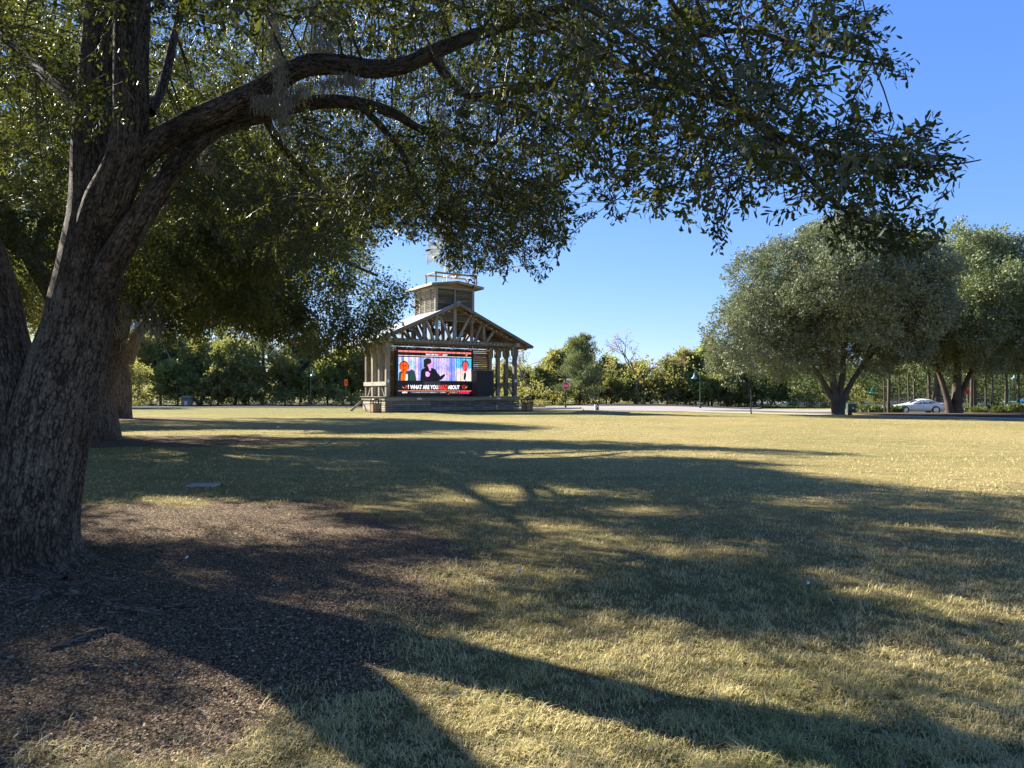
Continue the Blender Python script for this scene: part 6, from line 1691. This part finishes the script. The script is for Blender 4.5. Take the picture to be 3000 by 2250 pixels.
# surface roots
for k, L in enumerate(([(20,1775,.03),(59,1771,.05),(149,1744,.062),(253,1740,.062),(289,1753,.058),(362,1780,.05),(430,1794,.036),(500,1800,.012)], [(380,1796,.03),(450,1785,.032),(533,1780,.026),(580,1778,.01)],
    [(150,1905,.02),(220,1880,.035),(280,1862,.04),(310,1850,.03),(330,1852,.01)], [(-60,1680,.14),(40,1668,.10),(120,1690,.06),(190,1700,.03)])):
    pts = []; rd = []
    for a, b_, r_ in L:
        Yd = F*H/(b_-HY); pts.append(np.array([(a-CX)/F*Yd, Yd, r_*.15])-np.array(OB)); rd.append(r_)
    nb = NB(); nb.add(tube_np(pts, rd, 24, .02, .10, 40+k, 1.0, (0,0,1))); nb.build("root", M['bark_mid'], oak)

# ------------------------------------------------------------------ spanish moss
def moss(pts, n, length, spread, label, w=.0024):
    """strands hanging round a line of points in the world"""
    r = np.random.default_rng(len(label)); P = np.array([tuple(p) for p in pts]); base = P[0]
    V=[];Q=[];k0=0
    for i in range(n):
        t = r.random()*(len(P)-1); a = int(t); p = P[a]+(P[a+1]-P[a])*(t-a)+r.normal(size=3)*spread
        m = int(r.integers(7,12)); L = length*r.uniform(.4,1.1); d = np.array([0,0,-1.0])+unit(1,r)[0]*.7
        s = unit(1,r)[0]; s[2] *= .3; s = s/np.linalg.norm(s)*w
        for j in range(m):
            V += [p-s, p+s]; 
            if j: Q.append([k0-2,k0-1,k0+1,k0])
            k0 += 2; d = d*.6+np.array([0,0,-.32])+unit(1,r)[0]*.72; p = p+d/np.linalg.norm(d)*L/m
    o = mesh_np("spanish_moss", np.array(V)-base, np.array(Q), M['moss']); o.location = base
    tag(o, label, "moss", "spanish moss hanging from the near oak")
moss([at(795,-60,6.7),at(805,60,6.7),at(815,150,6.72),at(825,240,6.75),at(828,310,6.75),at(830,370,6.8)], 1100, .16, .035, "long grey beard of spanish moss hanging down across the arching limb")
moss([at(745,290,6.85),at(790,290,6.85),at(850,275,6.9),at(900,250,6.9)], 700, .17, .025, "pale tangle of spanish moss under the arching limb beside the long beard")
moss([at(930,245,6.95),at(1000,225,6.95),at(1060,235,6.95)], 600, .16, .03, "sunlit tuft of spanish moss under the highest part of the limb")
moss([at(900,-20,7.3),at(960,50,7.3),at(930,130,7.3),at(1000,100,7.3)], 700, .25, .07, "faint web of spanish moss above the arching limb")
moss([at(600,430,7.6),at(610,480,7.6)], 180, .25, .03, "small grey tuft of spanish moss below the lower limb")
moss([at(1300,300,7.0),at(1305,420,7.0)], 260, .18, .03, "thin strand of spanish moss in the dark middle of the crown")
moss([at(400,820,23.5),at(395,900,23.5),at(380,960,24)], 500, .7, .25, "grey spanish moss on the second oak near its fork", .009)
moss([at(455,870,22.8),at(448,960,22.8)], 420, .7, .16, "grey spanish moss hanging right of the second oak trunk", .009)

# ------------------------------------------------------------------ grass, litter
def blades(n, x0, x1, y0, y1, hmin, hmax, w, r, keepfn, name, label, clump=True, weight=None):
    u = r.random(n)
    yy = 1/(1/y1+(1/y0-1/y1)*u) if weight is None else y0+(y1-y0)*u
    half = .5*3000/F*yy*1.04+1.9
    xx = r.uniform(-1,1,n)*half
    def vn(x, y, s, seed):
        """smooth value noise"""
        g_ = np.random.default_rng(seed).random((256,256)); x = x*s+1000; y = y*s+1000
        i = np.floor(x).astype(int); j = np.floor(y).astype(int); u = x-i; v = y-j; u = u*u*(3-2*u); v = v*v*(3-2*v)
        q = lambda a, b_: g_[(i+a)%256, (j+b_)%256]
        return (q(0,0)*(1-u)+q(1,0)*u)*(1-v)+(q(0,1)*(1-u)+q(1,1)*u)*v
    tuft = np.clip((vn(xx,yy,7.5,1)*.6+vn(xx,yy,19,2)*.4-.28)*2.1,0,1)
    tuft2 = np.clip((vn(xx,yy,1.3,3)*.6+vn(xx,yy,3.4,4)*.4-.2)*1.6,0,1)
    m = (mulch_amt(xx, yy) + r.normal(size=n)*.07 > .98) & keepfn(xx, yy) & (r.random(n) < .30+.70*tuft)
    xx, yy, tuft, tuft2 = xx[m], yy[m], tuft[m], tuft2[m]; n = len(xx)
    h = r.uniform(hmin,hmax,n)*(.40+1.15*tuft*(.45+tuft2*.8)); a = r.uniform(0,6.28,n); fl = r.uniform(.3,2.0,n)
    fx, fy = np.cos(a), np.sin(a); sx, sy = -fy*w, fx*w
    sw_ = r.uniform(.6,1.4,n)*(1+yy*.05)
    z = np.zeros(n); b0 = np.stack([xx-sx*sw_, yy-sy*sw_, z],1); b1 = np.stack([xx+sx*sw_, yy+sy*sw_, z],1)
    mx_ = xx+fx*h*fl*.45; my_ = yy+fy*h*fl*.45
    m0 = np.stack([mx_-sx*.7*sw_, my_-sy*.7*sw_, h*.75],1); m1 = np.stack([mx_+sx*.7*sw_, my_+sy*.7*sw_, h*.75],1)
    tp = np.stack([xx+fx*h*fl*1.25, yy+fy*h*fl*1.25, h*r.uniform(.55,1.05,n)],1)
    v = np.stack([b0,b1,m1,m0,tp],1).reshape(-1,3); o5 = np.arange(n)[:,None]*5
    t = np.clip(.50*tuft2+r.normal(size=n)*.25+.12*np.clip((6-yy)/3,0,1)+.04,0,1)
    o = mesh_np(name, v, [o5+np.array([[0,1,2,3]]), o5+np.array([[3,2,4]])], M['blade'], tint=np.repeat(t,5))
    return tag(o, label, kind='stuff')
m, nt, out = newmat("grass_blade"); a_ = N(nt, "ShaderNodeAttribute", attribute_name="tint")
rp = ramp(nt, a_.outputs['Fac'], [(0,(.76,.62,.32)),(.38,(.57,.47,.20)),(.66,(.33,.325,.105)),(1,(.15,.20,.05))])
p = bsdf(nt, out, rp.outputs[0], .6, spec=.25); t_ = N(nt, "ShaderNodeBsdfTranslucent"); nt.links.new(rp.outputs[0], t_.inputs[0])
mx = N(nt, "ShaderNodeMixShader"); mx.inputs[0].default_value = .3; nt.links.new(p.outputs[0], mx.inputs[1]); nt.links.new(t_.outputs[0], mx.inputs[2]); nt.links.new(mx.outputs[0], out.inputs['Surface'])
M['blade'] = m
r = np.random.default_rng(8)
yes = lambda x, y: np.ones(len(x), bool)
blades(390000, 0, 0, 2.3, 11, .020, .046, .0016, r, yes, "grass", "short dry and green grass blades of the lawn near the camera")
blades(90000, 0, 0, 10.5, 40, .018, .036, .0032, r, yes, "grass", "short tan grass blades of the lawn farther out")
# dry leaves, acorns, chips and twigs on the mulch
m, nt, out = newmat("dry_litter"); a_ = N(nt, "ShaderNodeAttribute", attribute_name="tint")
rp = ramp(nt, a_.outputs['Fac'], [(0,(.06,.040,.026)),(.5,(.165,.112,.07)),(.85,(.38,.275,.175)),(1,(.62,.50,.34))]); bsdf(nt, out, rp.outputs[0], .75, spec=.25); M['litter'] = m
n = 70000
q = r.uniform(0,1,n)**.5*1.06; a = r.uniform(0,6.28,n); xx = -4.0+3.75*q*np.cos(a); yy = 6.6+4.0*q*np.sin(a)
kp = (np.abs(xx) < yy*.76) & (np.hypot(xx-OB.x, yy-OB.y) > .4) & (mulch_amt(xx,yy) < 1.10); xx, yy = xx[kp], yy[kp]; n = len(xx)
L = r.uniform(.006,.026,n); a = r.uniform(0,6.28,n); d = np.stack([np.cos(a),np.sin(a),r.normal(size=n)*.25],1); s = np.stack([-np.sin(a),np.cos(a),r.normal(size=n)*.4],1)*(L*r.uniform(.15,.5,n))[:,None]*.5
c = np.stack([xx,yy,r.uniform(.006,.02,n)],1); L = L[:,None]; up_ = np.array([0,0,1.])*L*.22
v = np.stack([c-d*L*.5, c-s+up_*.6, c+d*L*.5, c+s+up_*.6],1).reshape(-1,3); v[:,2] = np.maximum(v[:,2], .002)
o4 = np.arange(n)[:,None]*4
tag(mesh_np("leaf_litter", v, np.concatenate([o4+[[0,1,2]], o4+[[0,2,3]]]), M['litter'], tint=np.repeat(r.random(n)**1.4,4)), "fallen oak leaves and bark chips on the brown mulch under the near oak", kind='stuff')
n = 5200
q = r.uniform(0,1,n)**.5; a = r.uniform(0,6.28,n); xx = -3.6+3.2*q*np.cos(a); yy = 5.7+2.9*q*np.sin(a)
kp = (np.abs(xx) < yy*.76) & (mulch_amt(xx,yy) < 1.02); xx, yy = xx[kp], yy[kp]; n = len(xx)
th = np.arange(5)*2*np.pi/5; rr_ = r.uniform(.005,.0085,n)
prof = [(0,-1.3),(.9,-.5),(.95,.5),(0,1.4)]
vv = []
for i, (pr, pz) in enumerate(prof):
    if pr == 0: vv.append(np.stack([np.zeros((n,1)), np.zeros((n,1)), np.full((n,1), pz)],-1))
    else: vv.append(np.stack([np.tile(np.cos(th)*pr,(n,1)), np.tile(np.sin(th)*pr,(n,1)), np.full((n,5), pz)],-1))
vv = np.concatenate(vv,1)*rr_[:,None,None]; ax = r.uniform(0,6.28,n)
ca, sa = np.cos(ax)[:,None], np.sin(ax)[:,None]
w0 = vv[...,2]*ca - vv[...,0]*sa; w1 = vv[...,2]*sa + vv[...,0]*ca; w2 = vv[...,1]
v = np.stack([w0+xx[:,None], w1+yy[:,None], w2+rr_[:,None]*.9+.003],-1).reshape(-1,3); o_ = np.arange(n)[:,None]*12
tri = np.concatenate([o_+[[0,1+(k+1)%5,1+k]] for k in range(5)]+[o_+[[11,6+k,6+(k+1)%5]] for k in range(5)]); qd = np.concatenate([o_+[[1+k,1+(k+1)%5,6+(k+1)%5,6+k]] for k in range(5)])
tag(mesh_np("acorns", v, [tri, qd], M['litter'], tint=np.repeat(r.uniform(.3,.9,n),12), smooth=True), "small brown acorns scattered over the mulch under the near oak", kind='stuff')
# dry leaves lying on the lawn
n = 1100; yy = r.uniform(2.9,12,n); xx = r.uniform(-1,1,n)*yy*.75; 
L = r.uniform(.025,.055,n); a = r.uniform(0,6.28,n); d = np.stack([np.cos(a),np.sin(a),r.normal(size=n)*.3],1); s = np.stack([-np.sin(a),np.cos(a),r.normal(size=n)*.4],1)*(L*.2)[:,None]
c = np.stack([xx,yy,r.uniform(.012,.035,n)],1); L = L[:,None]; v = np.stack([c-d*L*.5, c-s, c+d*L*.5, c+s],1).reshape(-1,3); v[:,2]=np.maximum(v[:,2],.003)
tag(mesh_np("fallen_leaves", v, np.arange(4*n).reshape(n,4), M['litter'], tint=np.repeat(r.uniform(.1,.8,n),4)), "dry brown leaves lying in the grass near the camera", kind='stuff')
# a few sticks one can pick out
for k, (L, lab) in enumerate((([(631,1832),(645,1846),(690,1848),(730,1847)], "thin pale bent stick in the shaded mulch"), ([(322,1719),(350,1708),(388,1697)], "thin grey stick right of the surface root"), ([(795,1858),(820,1840),(850,1834)], "dark curved stick at the right side of the shaded mulch"), ([(0,1731),(30,1734),(58,1737)], "straight pale stick at the left edge above the root"))):
    P = [Vector(((x-CX)/F*(F*H/(y-HY)), F*H/(y-HY), .012)) for x, y in L]
    b = MB(); b.tube([p-P[0] for p in P], .003, 5); o = b.build("stick", M['stick']); o.location = P[0]; tag(o, lab, "stick", "sticks on the mulch")
for (x, y, lab, sz) in ((1512,1682,"white scrap of paper in the grass beyond the mulch",.035),(541,1643,"small pale blue scrap in the mulch",.03),(2362,1720,"small white scrap lying in the shaded grass on the right",.03),(811,1255,"white scrap in the far shaded lawn",.10)):
    Yd = F*H/(y-HY); b = MB(); g = [(0,0,0),(sz,0,sz*.3),(sz*1.1,sz*.4,sz*.9),(sz*.3,sz*.3,sz*.7),(sz*.6,sz*.2,sz*.5)]
    b.add(g, [(0,1,4),(1,2,4),(2,3,4),(3,0,4)]); o = b.build("litter_scrap", M['white']); o.location = ((x-CX)/F*Yd, Yd, .02); tag(o, lab, "litter")
